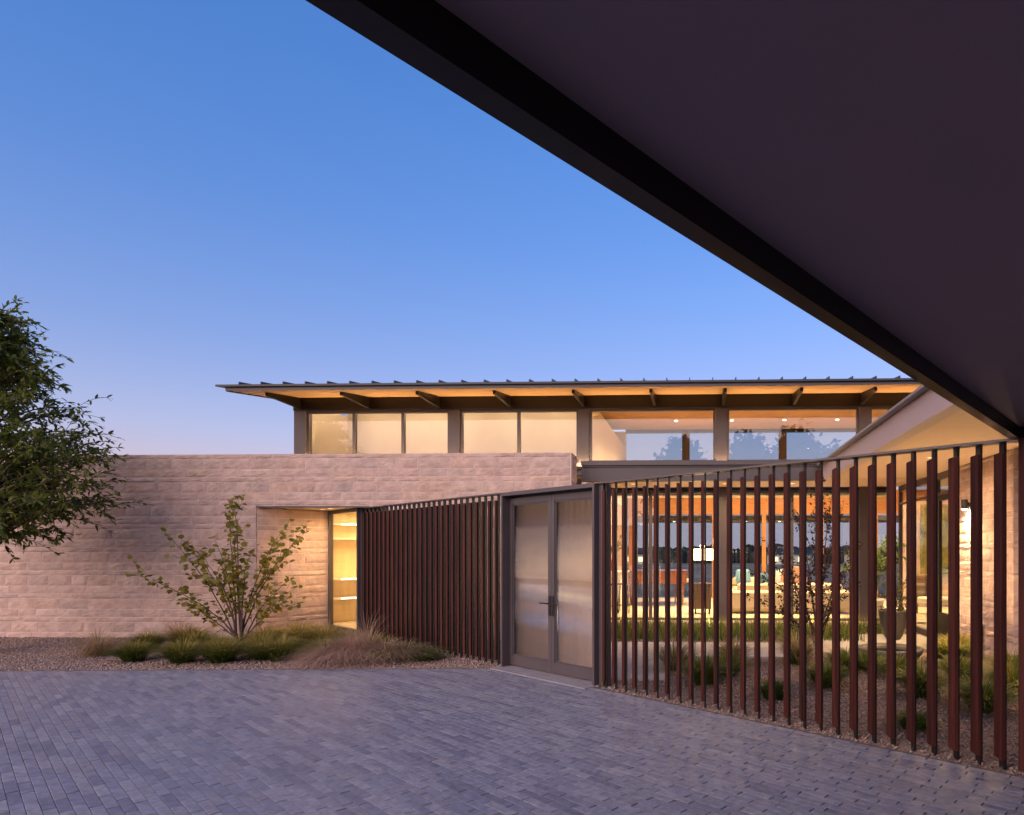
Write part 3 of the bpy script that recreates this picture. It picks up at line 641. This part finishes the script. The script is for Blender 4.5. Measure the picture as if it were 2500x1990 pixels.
def cushion(label, loc, rx, rz, m_):
    v = []; f = []; n = 8
    for sgn in (-1, 1):
        for j in range(n + 1):
            for i in range(n + 1):
                x, z = i / n * 2 - 1, j / n * 2 - 1; v.append((x * .23 * (1 - .06 * z * z), sgn * .08 * (1 - x ** 4) * (1 - z ** 4), z * .23 * (1 - .06 * x * x)))
    q = (n + 1) ** 2
    for b_ in (0, q):
        for j in range(n):
            for i in range(n):
                k = b_ + j * (n + 1) + i; f.append((k, k + 1, k + n + 2, k + n + 1))
    o = MB().add(v, f).build('cushion', m_, None, True, loc); o.rotation_euler = (rx, 0, rz); tag(o, label, 'cushion')
cushion('blue square cushion on the far sofa', (1.3, 18.62, .86), R(-12), R(8), BLUEC); cushion('pale blue cushion at the other end of the far sofa', (2.5, 18.62, .86), R(-12), R(-6), mat('pale_blue', (.3, .36, .42), .9)); cushion('blue cushion leaning on the near sofa arm', (1.55, 15.25, .86), R(12), R(20), BLUEC)
ac = thing('armchair', 'dusty rose high back armchair between the two sofas', 'armchair', (2.45, 16.7, FZ), R(155))
prof = [(-.33, .40), (-.36, .62), (-.34, .95), (-.22, 1.08), (0, 1.12), (.22, 1.08), (.34, .95), (.36, .62), (.33, .40)]
MB().prismy(prof, -.36, -.22).build('backrest', ROSE, ac); MB().box(-.33, .33, -.219, .36, .25, .45, b=.04).build('seat', ROSE, ac)
for sx in (-1, 1): MB().box(min(sx * .34, sx * .42), max(sx * .34, sx * .42), -.3, .34, .25, .62, b=.03).build('arm', ROSE, ac)
for x in (-.28, .28):
    for y in (-.26, .28): MB().tube([(x, y, 0), (x * .95, y * .95, .25)], [.014, .02], 8).build('leg', BROWNL, ac)
ac2 = thing('lounge_chair', 'dark lounge chair behind the glass of the courtyard wing', 'armchair', (5.7, 14.9, FZ), R(200)); MB().box(-.35, .35, -.34, .36, .22, .42, b=.04).build('seat', CREAM, ac2); MB().box(-.35, .35, -.46, -.34, .24, .92, b=.03).build('backrest', BROWNL, ac2)
for x in (-.3, .3):
    for y in (-.38, .3): MB().box(x - .02, x + .02, y - .02, y + .02, 0, .239).build('leg', BLACK, ac2)
kc = thing('counter', 'white topped bar counter against the inner stone wall', 'counter', (-2.2, 16.0, FZ)); MB().box(-.24, .2, -.7, .8, 0, .95).build('cabinet', PLASTER, kc); MB().box(-.25, .24, -.74, .84, .951, 1.0).build('counter_top', CREAM, kc)
vs = MB().lathe([(.05, 0), (.085, .06), (.09, .22), (.06, .32), (.028, .38), (.03, .42)], 18); tag(vs.build('vase', RED, None, True, (-2.2, 15.5, FZ + 1.0)), 'red glass vase on the bar counter', 'vase')
for i, (x, y) in enumerate(((-2.13, 14.72), (-1.88, 14.95))):
    b = thing('bar_stool', '%s slim metal bar stool at the counter end' % ('front', 'rear')[i], 'stool', (x, y, FZ), 0, 'bar stools at the counter'); MB().lathe([(.14, .70), (.155, .715), (.155, .735), (.14, .745)], 20).build('seat', MAHOG, b)
    for a in range(4):
        c_, s_ = math.cos(a * math.pi / 2 + .785), math.sin(a * math.pi / 2 + .785); MB().tube([(c_ * .19, s_ * .19, 0), (c_ * .12, s_ * .12, .70)], .009, 6).build('leg', BLACK, b)
    MB().tube([(.17 * math.cos(a), .17 * math.sin(a), .2) for a in np.linspace(0, 6.283, 17)], .007, 5).build('footrest', BLACK, b)

# ------------------------------------------------------------------ planting helpers
def leaves(P, D, ln, wd, curl=.2):
    """P base points, D unit growth directions -> six-sided folded leaves"""
    n = len(P); up = rng.normal(0, .45, (n, 3)) + np.array([0, 0, 1.]); S = np.cross(D, up); S /= np.linalg.norm(S, axis=1, keepdims=True) + 1e-9; Nn = np.cross(S, D)
    ln = (ln * rng.uniform(.7, 1.25, n))[:, None]; wd = (wd * rng.uniform(.75, 1.2, n))[:, None]
    def q(a, b, c): return P + D * ln * a + S * wd * b + Nn * ln * c
    V = np.stack([q(0, 0, 0), q(.3, -.5, curl * .35), q(.72, -.38, curl * .1), q(1, 0, -curl), q(.72, .38, curl * .1), q(.3, .5, curl * .35), q(.5, 0, 0)], 1).reshape(-1, 3)
    F = (np.array([(0, 6, 2, 1), (6, 3, 2, 2), (0, 5, 4, 6), (6, 4, 3, 3)])[None] + (np.arange(n) * 7)[:, None, None])
    F = np.array([(0, 6, 2, 1), (6, 4, 3, 2), (0, 5, 4, 6)])[None] + (np.arange(n) * 7)[:, None, None]
    return V, F.reshape(-1, 4)
def curve(a, c, b, n): t = np.linspace(0, 1, n)[:, None]; return (1 - t) ** 2 * a + 2 * t * (1 - t) * c + t ** 2 * b
def grass(name, label, loc, n, h, sp, ms, droop=.35, wid=.005, base=.06, group=None, lean=(0, 0), wobble=.14):
    a = rng.uniform(0, 2 * math.pi, n); rr = np.sqrt(rng.uniform(0, 1, n)); hh = h * rng.uniform(.55, 1.12, n); ss = sp * (rr * .8 + .25) * rng.uniform(.6, 1.2, n)
    dx, dy = np.cos(a) + lean[0], np.sin(a) + lean[1]; bx_, by_ = np.cos(a) * rr * base, np.sin(a) * rr * base; lv = 5; V = np.zeros((n, lv, 2, 3))
    wob = rng.normal(0, wobble, n)
    for k in range(lv):
        t = k / (lv - 1); out = ss * t ** 1.4; up = hh * (1.35 * t - droop * t * t * (rr * .7 + .5) * 1.6); w = wid * (1 - t) ** .6 + .0006
        px = bx_ + dx * out - dy * wob * out * t; py = by_ + dy * out + dx * wob * out * t
        V[:, k, 0] = np.stack([px - np.sin(a) * w, py + np.cos(a) * w, np.maximum(up, .0) - .01], -1); V[:, k, 1] = np.stack([px + np.sin(a) * w, py - np.cos(a) * w, np.maximum(up, .0) - .01], -1)
    F = np.array([(2 * k, 2 * k + 1, 2 * k + 3, 2 * k + 2) for k in range(lv - 1)])[None] + (np.arange(n) * lv * 2)[:, None, None]
    mi = np.repeat(rng.integers(0, len(ms), n), lv - 1)
    o = link(name, npmesh(name, V.reshape(-1, 3), F.reshape(-1, 4), ms, mi), None, loc); tag(o, label, 'grass clump', group); return o
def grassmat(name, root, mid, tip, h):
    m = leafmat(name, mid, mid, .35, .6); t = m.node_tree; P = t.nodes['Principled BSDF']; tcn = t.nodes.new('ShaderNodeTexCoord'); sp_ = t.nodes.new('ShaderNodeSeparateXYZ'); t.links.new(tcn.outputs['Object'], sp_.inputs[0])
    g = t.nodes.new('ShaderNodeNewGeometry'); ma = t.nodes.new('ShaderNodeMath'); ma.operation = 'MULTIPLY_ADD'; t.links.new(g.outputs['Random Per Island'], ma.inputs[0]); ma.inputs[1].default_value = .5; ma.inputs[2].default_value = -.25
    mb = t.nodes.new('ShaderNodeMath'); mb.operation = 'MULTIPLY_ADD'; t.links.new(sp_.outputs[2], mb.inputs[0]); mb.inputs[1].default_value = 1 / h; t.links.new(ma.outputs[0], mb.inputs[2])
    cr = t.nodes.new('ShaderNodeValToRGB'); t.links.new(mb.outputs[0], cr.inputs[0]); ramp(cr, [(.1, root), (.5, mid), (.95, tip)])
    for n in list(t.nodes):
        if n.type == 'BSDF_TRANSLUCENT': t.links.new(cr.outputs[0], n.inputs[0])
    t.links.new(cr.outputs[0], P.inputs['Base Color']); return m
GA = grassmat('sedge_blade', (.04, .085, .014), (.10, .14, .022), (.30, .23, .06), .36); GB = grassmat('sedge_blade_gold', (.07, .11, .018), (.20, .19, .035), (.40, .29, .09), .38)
G1 = leafmat('sedge_green', (.07, .12, .02), (.16, .19, .035), .35); G2 = leafmat('sedge_olive', (.19, .17, .035), (.32, .25, .07), .35); G3 = leafmat('sedge_deep', (.035, .08, .016), (.08, .13, .025), .35)
S1 = leafmat('straw', (.40, .29, .19), (.55, .42, .30), .35); S2 = leafmat('rose_straw', (.36, .21, .16), (.50, .33, .25), .35)
order = ['first', 'second', 'third', 'fourth', 'fifth', 'sixth', 'seventh', 'eighth', 'ninth', 'tenth', 'eleventh', 'twelfth', 'thirteenth', 'fourteenth', 'fifteenth', 'sixteenth', 'seventeenth', 'eighteenth']
# front row along the drive, then the row against the wall
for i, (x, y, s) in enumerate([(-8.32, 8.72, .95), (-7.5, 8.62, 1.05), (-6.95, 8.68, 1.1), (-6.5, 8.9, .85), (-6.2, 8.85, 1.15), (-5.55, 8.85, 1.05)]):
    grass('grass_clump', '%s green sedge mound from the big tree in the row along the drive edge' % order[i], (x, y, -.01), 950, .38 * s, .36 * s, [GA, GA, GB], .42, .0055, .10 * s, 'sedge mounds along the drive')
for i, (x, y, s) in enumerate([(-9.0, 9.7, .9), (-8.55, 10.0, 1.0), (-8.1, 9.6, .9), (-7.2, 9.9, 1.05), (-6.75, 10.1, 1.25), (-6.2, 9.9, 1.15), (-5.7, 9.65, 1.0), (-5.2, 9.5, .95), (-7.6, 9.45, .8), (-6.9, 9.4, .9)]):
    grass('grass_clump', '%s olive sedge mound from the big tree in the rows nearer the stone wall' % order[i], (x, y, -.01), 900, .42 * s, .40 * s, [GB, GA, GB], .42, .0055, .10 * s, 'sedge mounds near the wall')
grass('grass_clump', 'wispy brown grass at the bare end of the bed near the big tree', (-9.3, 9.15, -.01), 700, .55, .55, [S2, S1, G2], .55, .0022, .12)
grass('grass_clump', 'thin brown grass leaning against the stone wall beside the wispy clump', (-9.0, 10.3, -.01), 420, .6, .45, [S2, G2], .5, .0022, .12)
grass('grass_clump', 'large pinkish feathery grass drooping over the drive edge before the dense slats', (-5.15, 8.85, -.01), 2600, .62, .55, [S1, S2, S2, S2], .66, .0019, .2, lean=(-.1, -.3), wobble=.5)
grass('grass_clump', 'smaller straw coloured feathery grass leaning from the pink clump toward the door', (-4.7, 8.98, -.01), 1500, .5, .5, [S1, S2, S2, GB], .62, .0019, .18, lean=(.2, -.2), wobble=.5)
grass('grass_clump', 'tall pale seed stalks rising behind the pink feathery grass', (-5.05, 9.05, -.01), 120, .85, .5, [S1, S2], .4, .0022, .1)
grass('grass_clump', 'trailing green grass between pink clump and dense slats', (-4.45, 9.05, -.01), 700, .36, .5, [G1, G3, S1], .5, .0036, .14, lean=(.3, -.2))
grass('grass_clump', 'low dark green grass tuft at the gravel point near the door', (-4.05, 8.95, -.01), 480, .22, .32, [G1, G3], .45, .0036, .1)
# young multi-stem tree by the recess
def shrub(name, label, cat, loc, tips, r0, leafm, lnum, ll, lw, barkm, twigs=4, tl_=.45, y_sp=.45, start=.3, droop=.15, nseg=14):
    root = thing(name, label, cat, loc); wood = MB(); P = []; D = []
    for (dx, z) in tips:
        dy = random.uniform(-y_sp, y_sp); b = np.array([random.uniform(-.05, .05), random.uniform(-.04, .04), 0]); e = np.array([dx, dy, z]); c = np.array([dx * random.uniform(.05, .3), dy * .2, z * random.uniform(.45, .65)])
        pts = curve(b, c, e, nseg) + np.concatenate([np.zeros((1, 3)), np.cumsum(rng.normal(0, .008, (nseg - 1, 3)), 0)])
        wood.tube([tuple(p) for p in pts], [r0 * (1 - .86 * k / (nseg - 1)) for k in range(nseg)], 6)
        paths = [(pts, start)]
        for _ in range(twigs):
            k = random.randint(int(nseg * .3), nseg - 3); d = pts[min(k + 2, nseg - 1)] - pts[k]; d /= np.linalg.norm(d); dv = d + rng.normal(0, .75, 3); dv[2] = abs(dv[2]) * .7 + .1; dv /= np.linalg.norm(dv)
            L_ = tl_ * random.uniform(.4, 1.1); q = curve(pts[k], pts[k] + dv * L_ * .5 + np.array([0, 0, -.02]), pts[k] + dv * L_ + np.array([0, 0, .06]), 6); wood.tube([tuple(p) for p in q], [r0 * .3 * (1 - .7 * i / 5) for i in range(6)], 4); paths.append((q, .15))
        for q, s0 in paths:
            m_ = max(3, int(lnum * np.linalg.norm(q[-1] - q[0])))
            for t in np.sort(rng.uniform(s0, 1, m_)):
                i = min(int(t * (len(q) - 1)), len(q) - 2); p = q[i] + (q[i + 1] - q[i]) * (t * (len(q) - 1) - i); d = q[i + 1] - q[i]; d = d / np.linalg.norm(d) * .5 + rng.normal(0, .6, 3); d[2] -= droop; P.append(p); D.append(d / np.linalg.norm(d))
    wood.build('stems', barkm, root, True); P = np.array(P); D = np.array(D); V, F = leaves(P + D * .02, D, ll, lw); link('foliage', npmesh('foliage', V, F, leafm), root); return root
shrub('young_tree', 'young many stemmed tree with round olive leaves before the lit recess', 'tree', (-7.75, 10.05, 0), [(-.23, 2.48), (-.6, 2.31), (-.87, 1.94), (.07, 2.11), (.57, 2.21), (1.0, 1.98), (-1.3, 1.77), (-1.47, 1.3), (-1.3, .84), (1.02, 1.24), (.62, .84), (.27, 1.67), (-.4, 1.88), (.8, 1.62), (-.15, 1.5), (-.95, 1.35)], .0145,
      leafmat('round_leaf', (.11, .14, .02), (.32, .26, .045), .5), 14, .082, .088, TWIG, 6, .52, .5, .42, .25)
shrub('courtyard_maple', 'dark leaved small maple growing behind the open slats', 'tree', (1.86, 9.75, 0), [(.1, 2.75), (-.35, 2.5), (.45, 2.35), (-.75, 1.85), (.65, 1.75), (-.95, 1.3), (.7, 1.15), (.05, 2.0), (-.5, 1.5), (.35, 1.5), (-1.15, .95), (.25, 2.55)], .02,
      leafmat('maple_leaf', (.022, .014, .012), (.06, .025, .02), .25), 46, .05, .03, TWIG, 7, .5, .55, .35, .3)
# courtyard planting
for i, (x, y, h, sp, n, ms, wid) in enumerate([(-.35, 8.35, .5, .5, 500, [GB, GA, S1], .003), (.05, 7.45, .42, .36, 620, [GA, G1], .004), (.8, 6.75, .26, .2, 420, [GA, G3], .004), (1.5, 7.35, .36, .36, 620, [GA, G1], .005), (1.95, 8.35, .36, .36, 560, [GA, G1], .005), (1.4, 8.85, .55, .5, 600, [GB, S1, GA], .003),
        (3.6, 9.05, .42, .42, 700, [GA, G1, GB], .005), (4.0, 9.65, .42, .36, 600, [GA, GB], .005), (2.5, 7.9, .36, .36, 600, [GA, G1], .005), (2.45, 6.9, .42, .4, 640, [GA, G3, G1], .005), (2.85, 6.3, .4, .42, 640, [GA, G3, G1], .005), (3.5, 7.0, .44, .4, 640, [GA, G1], .005), (2.3, 8.5, .3, .3, 460, [GA, G1], .005), (1.95, 5.65, .2, .2, 380, [GA, G3], .004), (.45, 8.7, .5, .5, 520, [GB, S2, GA], .003), (3.2, 7.7, .4, .4, 620, [GA, G1], .005), (4.0, 8.0, .4, .4, 600, [GA, G1], .005), (.35, 8.0, .36, .34, 560, [GA, G1], .004)]):
    grass('grass_clump', '%s grass clump from the door in the courtyard gravel behind the slats' % order[i], (x, y, -.01), int(n * 1.3), h, sp, ms, .42, wid * 1.2, .1, 'courtyard grass clumps')
# dense sedge strip before the living room glass: one uncountable mass
n = 5200; bx0 = rng.uniform(-2.2, 4.0, n); by0 = rng.uniform(10.9, 12.9, n); a = rng.uniform(0, 6.28, n); hh = rng.uniform(.16, .36, n); sp = rng.uniform(.05, .2, n); V = np.zeros((n, 4, 2, 3))
keepm = ~((bx0 > 2.9) & (by0 < 11.9)); 
for k in range(4):
    t = k / 3; w = .006 * (1 - t) + .0008; px = bx0 + np.cos(a) * sp * t ** 1.5; py = by0 + np.sin(a) * sp * t ** 1.5; pz = hh * (1.3 * t - .35 * t * t)
    V[:, k, 0] = np.stack([px - np.sin(a) * w, py + np.cos(a) * w, pz], -1); V[:, k, 1] = np.stack([px + np.sin(a) * w, py - np.cos(a) * w, pz], -1)
V = V[keepm]; n = len(V); F = (np.array([(2 * k, 2 * k + 1, 2 * k + 3, 2 * k + 2) for k in range(3)])[None] + (np.arange(n) * 8)[:, None, None]).reshape(-1, 4)
o = link('sedge_strip', npmesh('sedge_strip', V.reshape(-1, 3), F, [GA, G1, GB], np.repeat(rng.integers(0, 3, n), 3))); tag(o, 'soft green sedge carpet before the living room glass', 'grass', kind='stuff')
# path slabs
pth = thing('courtyard_path', 'pale concrete path slabs crossing the courtyard from the double door', 'path'); pth['kind'] = 'structure'
for q in ([(-2.75, 8.62), (-1.05, 7.62), (-.42, 7.66), (-.44, 9.0), (-2.1, 9.0)], [(-2.1, 9.02), (-.10, 9.02), (-.10, 10.75), (-2.1, 10.75)], [(-.08, 9.3), (1.5, 9.3), (1.5, 10.75), (-.08, 10.75)], [(1.52, 9.75), (2.9, 9.75), (2.9, 11.3), (1.52, 11.3)], [(2.92, 10.1), (4.2, 10.1), (4.2, 11.9), (2.92, 11.9)]):
    MB().prism(q, -.05, .018).build('slab', CONC, pth)
# planter and basin
pl = thing('planter', 'tall dark tapered pot with airy herbs on the courtyard path', 'planter', (3.5, 11.25, .018)); MB().lathe([(.12, 0), (.17, .08), (.23, .3), (.26, .5), (.27, .53), (.245, .53), (.23, .47)], 28).build('pot', POTM, pl, True)
P = []; D = []; w = MB()
for _ in range(60):
    a_ = random.uniform(0, 6.28); e = np.array([math.cos(a_) * random.uniform(.1, .5), math.sin(a_) * random.uniform(.1, .5), .47 + random.uniform(.05, .75)]); q = curve(np.array([0, 0, .45]), np.array([e[0] * .3, e[1] * .3, e[2]]), e, 7); w.tube([tuple(p) for p in q], .003, 3)
    for t in rng.uniform(.3, 1, 16): i = min(int(t * 6), 5); P.append(q[i] + (q[i + 1] - q[i]) * (t * 6 - i)); d = rng.normal(0, 1, 3); D.append(d / np.linalg.norm(d))
w.build('stems', TWIG, pl); V, F = leaves(np.array(P), np.array(D), .045, .022); link('foliage', npmesh('foliage', V, F, leafmat('herb', (.07, .09, .02), (.18, .17, .05), .35)), pl)
bs = thing('stone_basin', 'low dark round stone basin resting on the courtyard gravel', 'basin', (2.78, 9.1, 0)); wb = lambda a: 1 + .05 * math.sin(2 * a + .6) + .03 * math.sin(5 * a)
MB().lathe([(.28, -.01), (.40, .05), (.47, .14), (.48, .19), (.455, .205), (.40, .20), (.37, .15)], 40, wob=wb).build('bowl', BASIN, bs, True); MB().lathe([(.385, .158), (.385, .162)], 36, wob=wb).build('water', mat('still_water', (.02, .022, .02), .03), bs)
# indoor palm
pm = thing('indoor_palm', 'feathery indoor palm in a pot behind the grey column', 'plant', (4.15, 14.7, FZ)); MB().lathe([(.16, 0), (.2, .35), (.19, .36), (.17, .33)], 20).build('pot', CREAM, pm, True); P = []; D = []; w = MB()
for k in range(22):
    a_ = k * 2.4; L_ = random.uniform(.6, 1.15); hz = random.uniform(.9, 1.75); e = np.array([math.cos(a_) * L_ * .75, math.sin(a_) * L_ * .75, hz + .1]); q = curve(np.array([0, 0, .3]), np.array([e[0] * .25, e[1] * .25, hz + .55]), e, 16); w.tube([tuple(p) for p in q], .006, 4)
    for i in range(5, 15):
        d0 = q[i + 1] - q[i]; d0 /= np.linalg.norm(d0); sd_ = np.cross(d0, (0, 0, 1)); sd_ /= np.linalg.norm(sd_) + 1e-9
        for sg in (-1, 1):
            for hlf in (0, .5): d = d0 * .75 + sd_ * sg + np.array([0, 0, -.25]) + rng.normal(0, .08, 3); P.append(q[i] + (q[i + 1] - q[i]) * hlf); D.append(d / np.linalg.norm(d))
w.build('stems', G3, pm); V, F = leaves(np.array(P), np.array(D), .28, .028, .15); link('foliage', npmesh('foliage', V, F, leafmat('palm_leaf', (.05, .10, .02), (.12, .17, .04), .35)), pm)
fb = thing('cut_branches', 'leafy cut branches standing in the red vase', 'plant', (-2.2, 15.5, FZ + 1.3)); P = []; D = []; w = MB()
for _ in range(9):
    e = np.array([random.uniform(-.3, .35), random.uniform(-.3, .3), random.uniform(.35, .75)]); q = curve(np.zeros(3), np.array([0, 0, .3]), e, 7); w.tube([tuple(p) for p in q], .004, 4)
    for t in rng.uniform(.3, 1, 26): i = min(int(t * 6), 5); P.append(q[i]); d = rng.normal(0, 1, 3); D.append(d / np.linalg.norm(d))
w.build('stems', TWIG, fb); V, F = leaves(np.array(P), np.array(D), .07, .035); link('foliage', npmesh('foliage', V, F, leafmat('vase_leaf', (.12, .16, .03), (.25, .26, .06), .4)), fb)

# ------------------------------------------------------------------ big tree at the end of the wall
bt = thing('shade_tree', 'large dark green leafy tree in front of the far end of the stone wall', 'tree', (-11.35, 9.15, 0))
wood = MB(); tp = [(0, 0, -.1), (.03, .02, .8), (-.02, .04, 1.8), (.05, 0, 3.0), (.0, .02, 4.2), (.03, 0, 5.2)]; wood.tube(tp, [.15, .13, .115, .09, .05, .015], 10)
def crad(z): return np.interp(z, [1.8, 2.0, 2.35, 2.8, 3.3, 3.8, 4.3, 4.8, 5.25, 5.55], [.9, 1.5, 2.0, 2.25, 1.95, 1.7, 1.3, .9, .5, .1])
P = []; D = []
for k in range(310):
    z = random.uniform(1.98, 5.45); a_ = random.uniform(0, 2 * math.pi); rr = crad(z) * random.uniform(.45, 1.06) ** .7; e = np.array([math.cos(a_) * rr, math.sin(a_) * rr * .72, z]); zb = max(1.5, z - .35 * rr - random.uniform(0, .5)); s = np.array([0, 0, min(zb, 5.0)])
    c = s * .5 + e * .5 + np.array([0, 0, .22 * rr]); e[2] -= .12 * rr if z < 3 else 0; q = curve(s, c, e, 12) + np.concatenate([np.zeros((1, 3)), np.cumsum(rng.normal(0, .012, (11, 3)), 0)])
    wood.tube([tuple(p) for p in q], [.02 * (1 - .9 * i / 11) * (.5 + rr / 2.4) for i in range(12)], 5)
    paths = [q[4:]]
    for _ in range(5):
        i = random.randint(4, 10); dv = (q[i + 1] - q[i]); dv /= np.linalg.norm(dv); dv = dv + rng.normal(0, .6, 3); dv /= np.linalg.norm(dv); L_ = random.uniform(.15, .62); tq = curve(q[i], q[i] + dv * L_ * .5 + np.array([0, 0, .05]), q[i] + dv * L_ + np.array([0, 0, -.10]), 5); wood.tube([tuple(p) for p in tq], .004, 3, cap=False); paths.append(tq)
    for pq in paths:
        for i in range(len(pq) - 1):
            for _ in range(3):
                p = pq[i] + (pq[i + 1] - pq[i]) * random.random(); d = pq[i + 1] - pq[i]; d = d / (np.linalg.norm(d) + 1e-9) * .8 + rng.normal(0, .55, 3); P.append(p); D.append(d / np.linalg.norm(d))
wood.build('trunk', BARK, bt, True); V, F = leaves(np.array(P), np.array(D), .10, .040, .12); link('crown', npmesh('crown', V, F, leafmat('shade_leaf', (.06, .105, .015), (.20, .215, .036), .5, .6)), bt)

# ------------------------------------------------------------------ far view beyond the house
n = 900; tx = rng.uniform(-260, 320, n); ty = rng.uniform(165, 260, n); base = np.array([(math.cos(a), math.sin(a), z) for z, r in ((-.6, 0),) for a in (0,)])
rings = [(-.95, .35), (-.3, .95), (.35, .85), (.9, .35)]; cv = np.array([(r * math.cos(2 * math.pi * k / 7), r * math.sin(2 * math.pi * k / 7), z) for z, r in rings for k in range(7)]); cf = np.array([(j * 7 + k, j * 7 + (k + 1) % 7, (j + 1) * 7 + (k + 1) % 7, (j + 1) * 7 + k) for j in range(3) for k in range(7)])
V = cv[None] * rng.uniform(.75, 1.25, (n, 28, 1)) * np.stack([rng.uniform(2.5, 5, n)] * 2 + [rng.uniform(2.2, 3.6, n)], -1)[:, None]; V += np.stack([tx, ty, terrain(tx, ty) + 1.6 + rng.uniform(-.6, .6, n)], -1)[:, None]
o = link('treeline', npmesh('treeline', V.reshape(-1, 3), (cf[None] + (np.arange(n) * 28)[:, None, None]).reshape(-1, 4), mat('far_foliage', (.030, .036, .026), .95, n_scale=.6, n_amt=.5, obj=False))); tag(o, 'dark line of far trees on the horizon behind the house', 'treeline', kind='stuff')
for i, (x, y, rz) in enumerate([(-18, 150, .2), (22, 150, -.3), (43, 158, .1)]):
    hz = float(terrain(np.array(x), np.array(y))); ho = thing('far_house', '%s pale house among the far trees' % ('first', 'second', 'third')[i], 'house', (x, y, hz), rz, 'far houses among the trees'); MB().box(-5, 5, -4, 4, -.2, 2.3).build('wall', PLASTER, ho); MB().prismx([(-4.6, 2.3), (4.6, 2.3), (0, 3.9)], -5.5, 5.5).build('roof', ROOFM, ho)
    for x_ in (-3, 0, 3): MB().box(x_ - .6, x_ + .6, -4.06, -4.005, .6, 1.7).build('window', emit('far_window', (1, .75, .4), 2.5), ho)

# ------------------------------------------------------------------ added uplights for soffits, walls and eave
upm = MB().lathe([(.05, -.02), (.055, .05), (.05, .055)], 14).mesh('added_uplight', BLACK); upl = MB().lathe([(.04, .0555), (.04, .058)], 12).mesh('lamp', emit('added_uplight_glow', (1, .75, .42), 1.5))
for i, (x, y, p) in enumerate([(-1.8, 12.75, 55), (.2, 12.75, 55), (2.3, 12.6, 70), (3.45, 8.35, 190), (3.55, 6.7, 140), (3.75, 10.0, 100), (-3.0, 10.45, 45), (-4.6, 10.75, 40), (-6.85, 11.2, 60)]):  # added lamps among the plants, wash the soffits and the wall behind the slats
    o = link('added_uplight', upm, None, (x, y, 0)); tag(o, '%s small added uplight in the planting, counted from the piano and ending at the recess' % order[i], 'added light', 'added uplights'); link('lamp', upl, o)
    warm('added_uplight_beam', 'SPOT', (0, 0, .07), p, o, .04, 130, .8, rot=(R(180), 0, 0))
es = thing('added_eave_strip', 'slim added light strip along the clerestory sill washing the cedar eave', 'light strip', (0, YG - .055, 3.44))  # added strip on the sill, makes the eave soffit glow
hm = MB(); hm.box(-8.9, 8.8, -.03, .03, -.03, 0); hm.box(-8.9, 8.8, -.034, -.028, -.029, .035); hm.build('housing', STEELD, es)
for k in range(6): warm('added_eave_wash', 'AREA', (-7.5 + k * 2.95, -.0, .01), 60, es, 2.6, rot=(R(180 - 22), 0, 0), size_y=.04)

# ------------------------------------------------------------------ trees across the drive, mirrored in the clerestory glass
def park_tree(label, loc, h, r):
    o = thing('park_tree', label, 'tree', loc); w = MB(); w.tube([(0, 0, -.3), (.1, 0, h * .4), (0, .1, h * .85)], [.22, .16, .04], 8); P = []
    for _ in range(130):
        z = random.uniform(.22, 1) * h; a_ = random.uniform(0, 6.28); q = r * math.sin(math.pi * min(1, .18 + .82 * (z / h)) ) ** .7 * random.uniform(.4, 1); c = np.array([math.cos(a_) * q, math.sin(a_) * q, z]); w.tube([(0, 0, z * .8), tuple(c)], [.05, .015], 4); P.append(c + rng.normal(0, r * .17, (46, 3)))
    P = np.concatenate(P); D = rng.normal(0, 1, P.shape); D /= np.linalg.norm(D, axis=1, keepdims=True); w.build('trunk', BARK, o); V, F = leaves(P, D, .6, .4); link('crown', npmesh('crown', V, F, G3), o)
for lb, x, y, h, r in (('single cone shaped tree across the drive behind the viewer', -1.7, -30, 11.6, 3.2), ('broad tree across the drive nearest the carport', 4.6, -31, 12.2, 3.2), ('tallest tree across the drive in the middle of its row', 8.8, -30, 12.8, 3.4), ('outer tree across the drive at the end of its row', 13.2, -32, 11.5, 3.4)): park_tree(lb, (x, y, -.4), h, r)
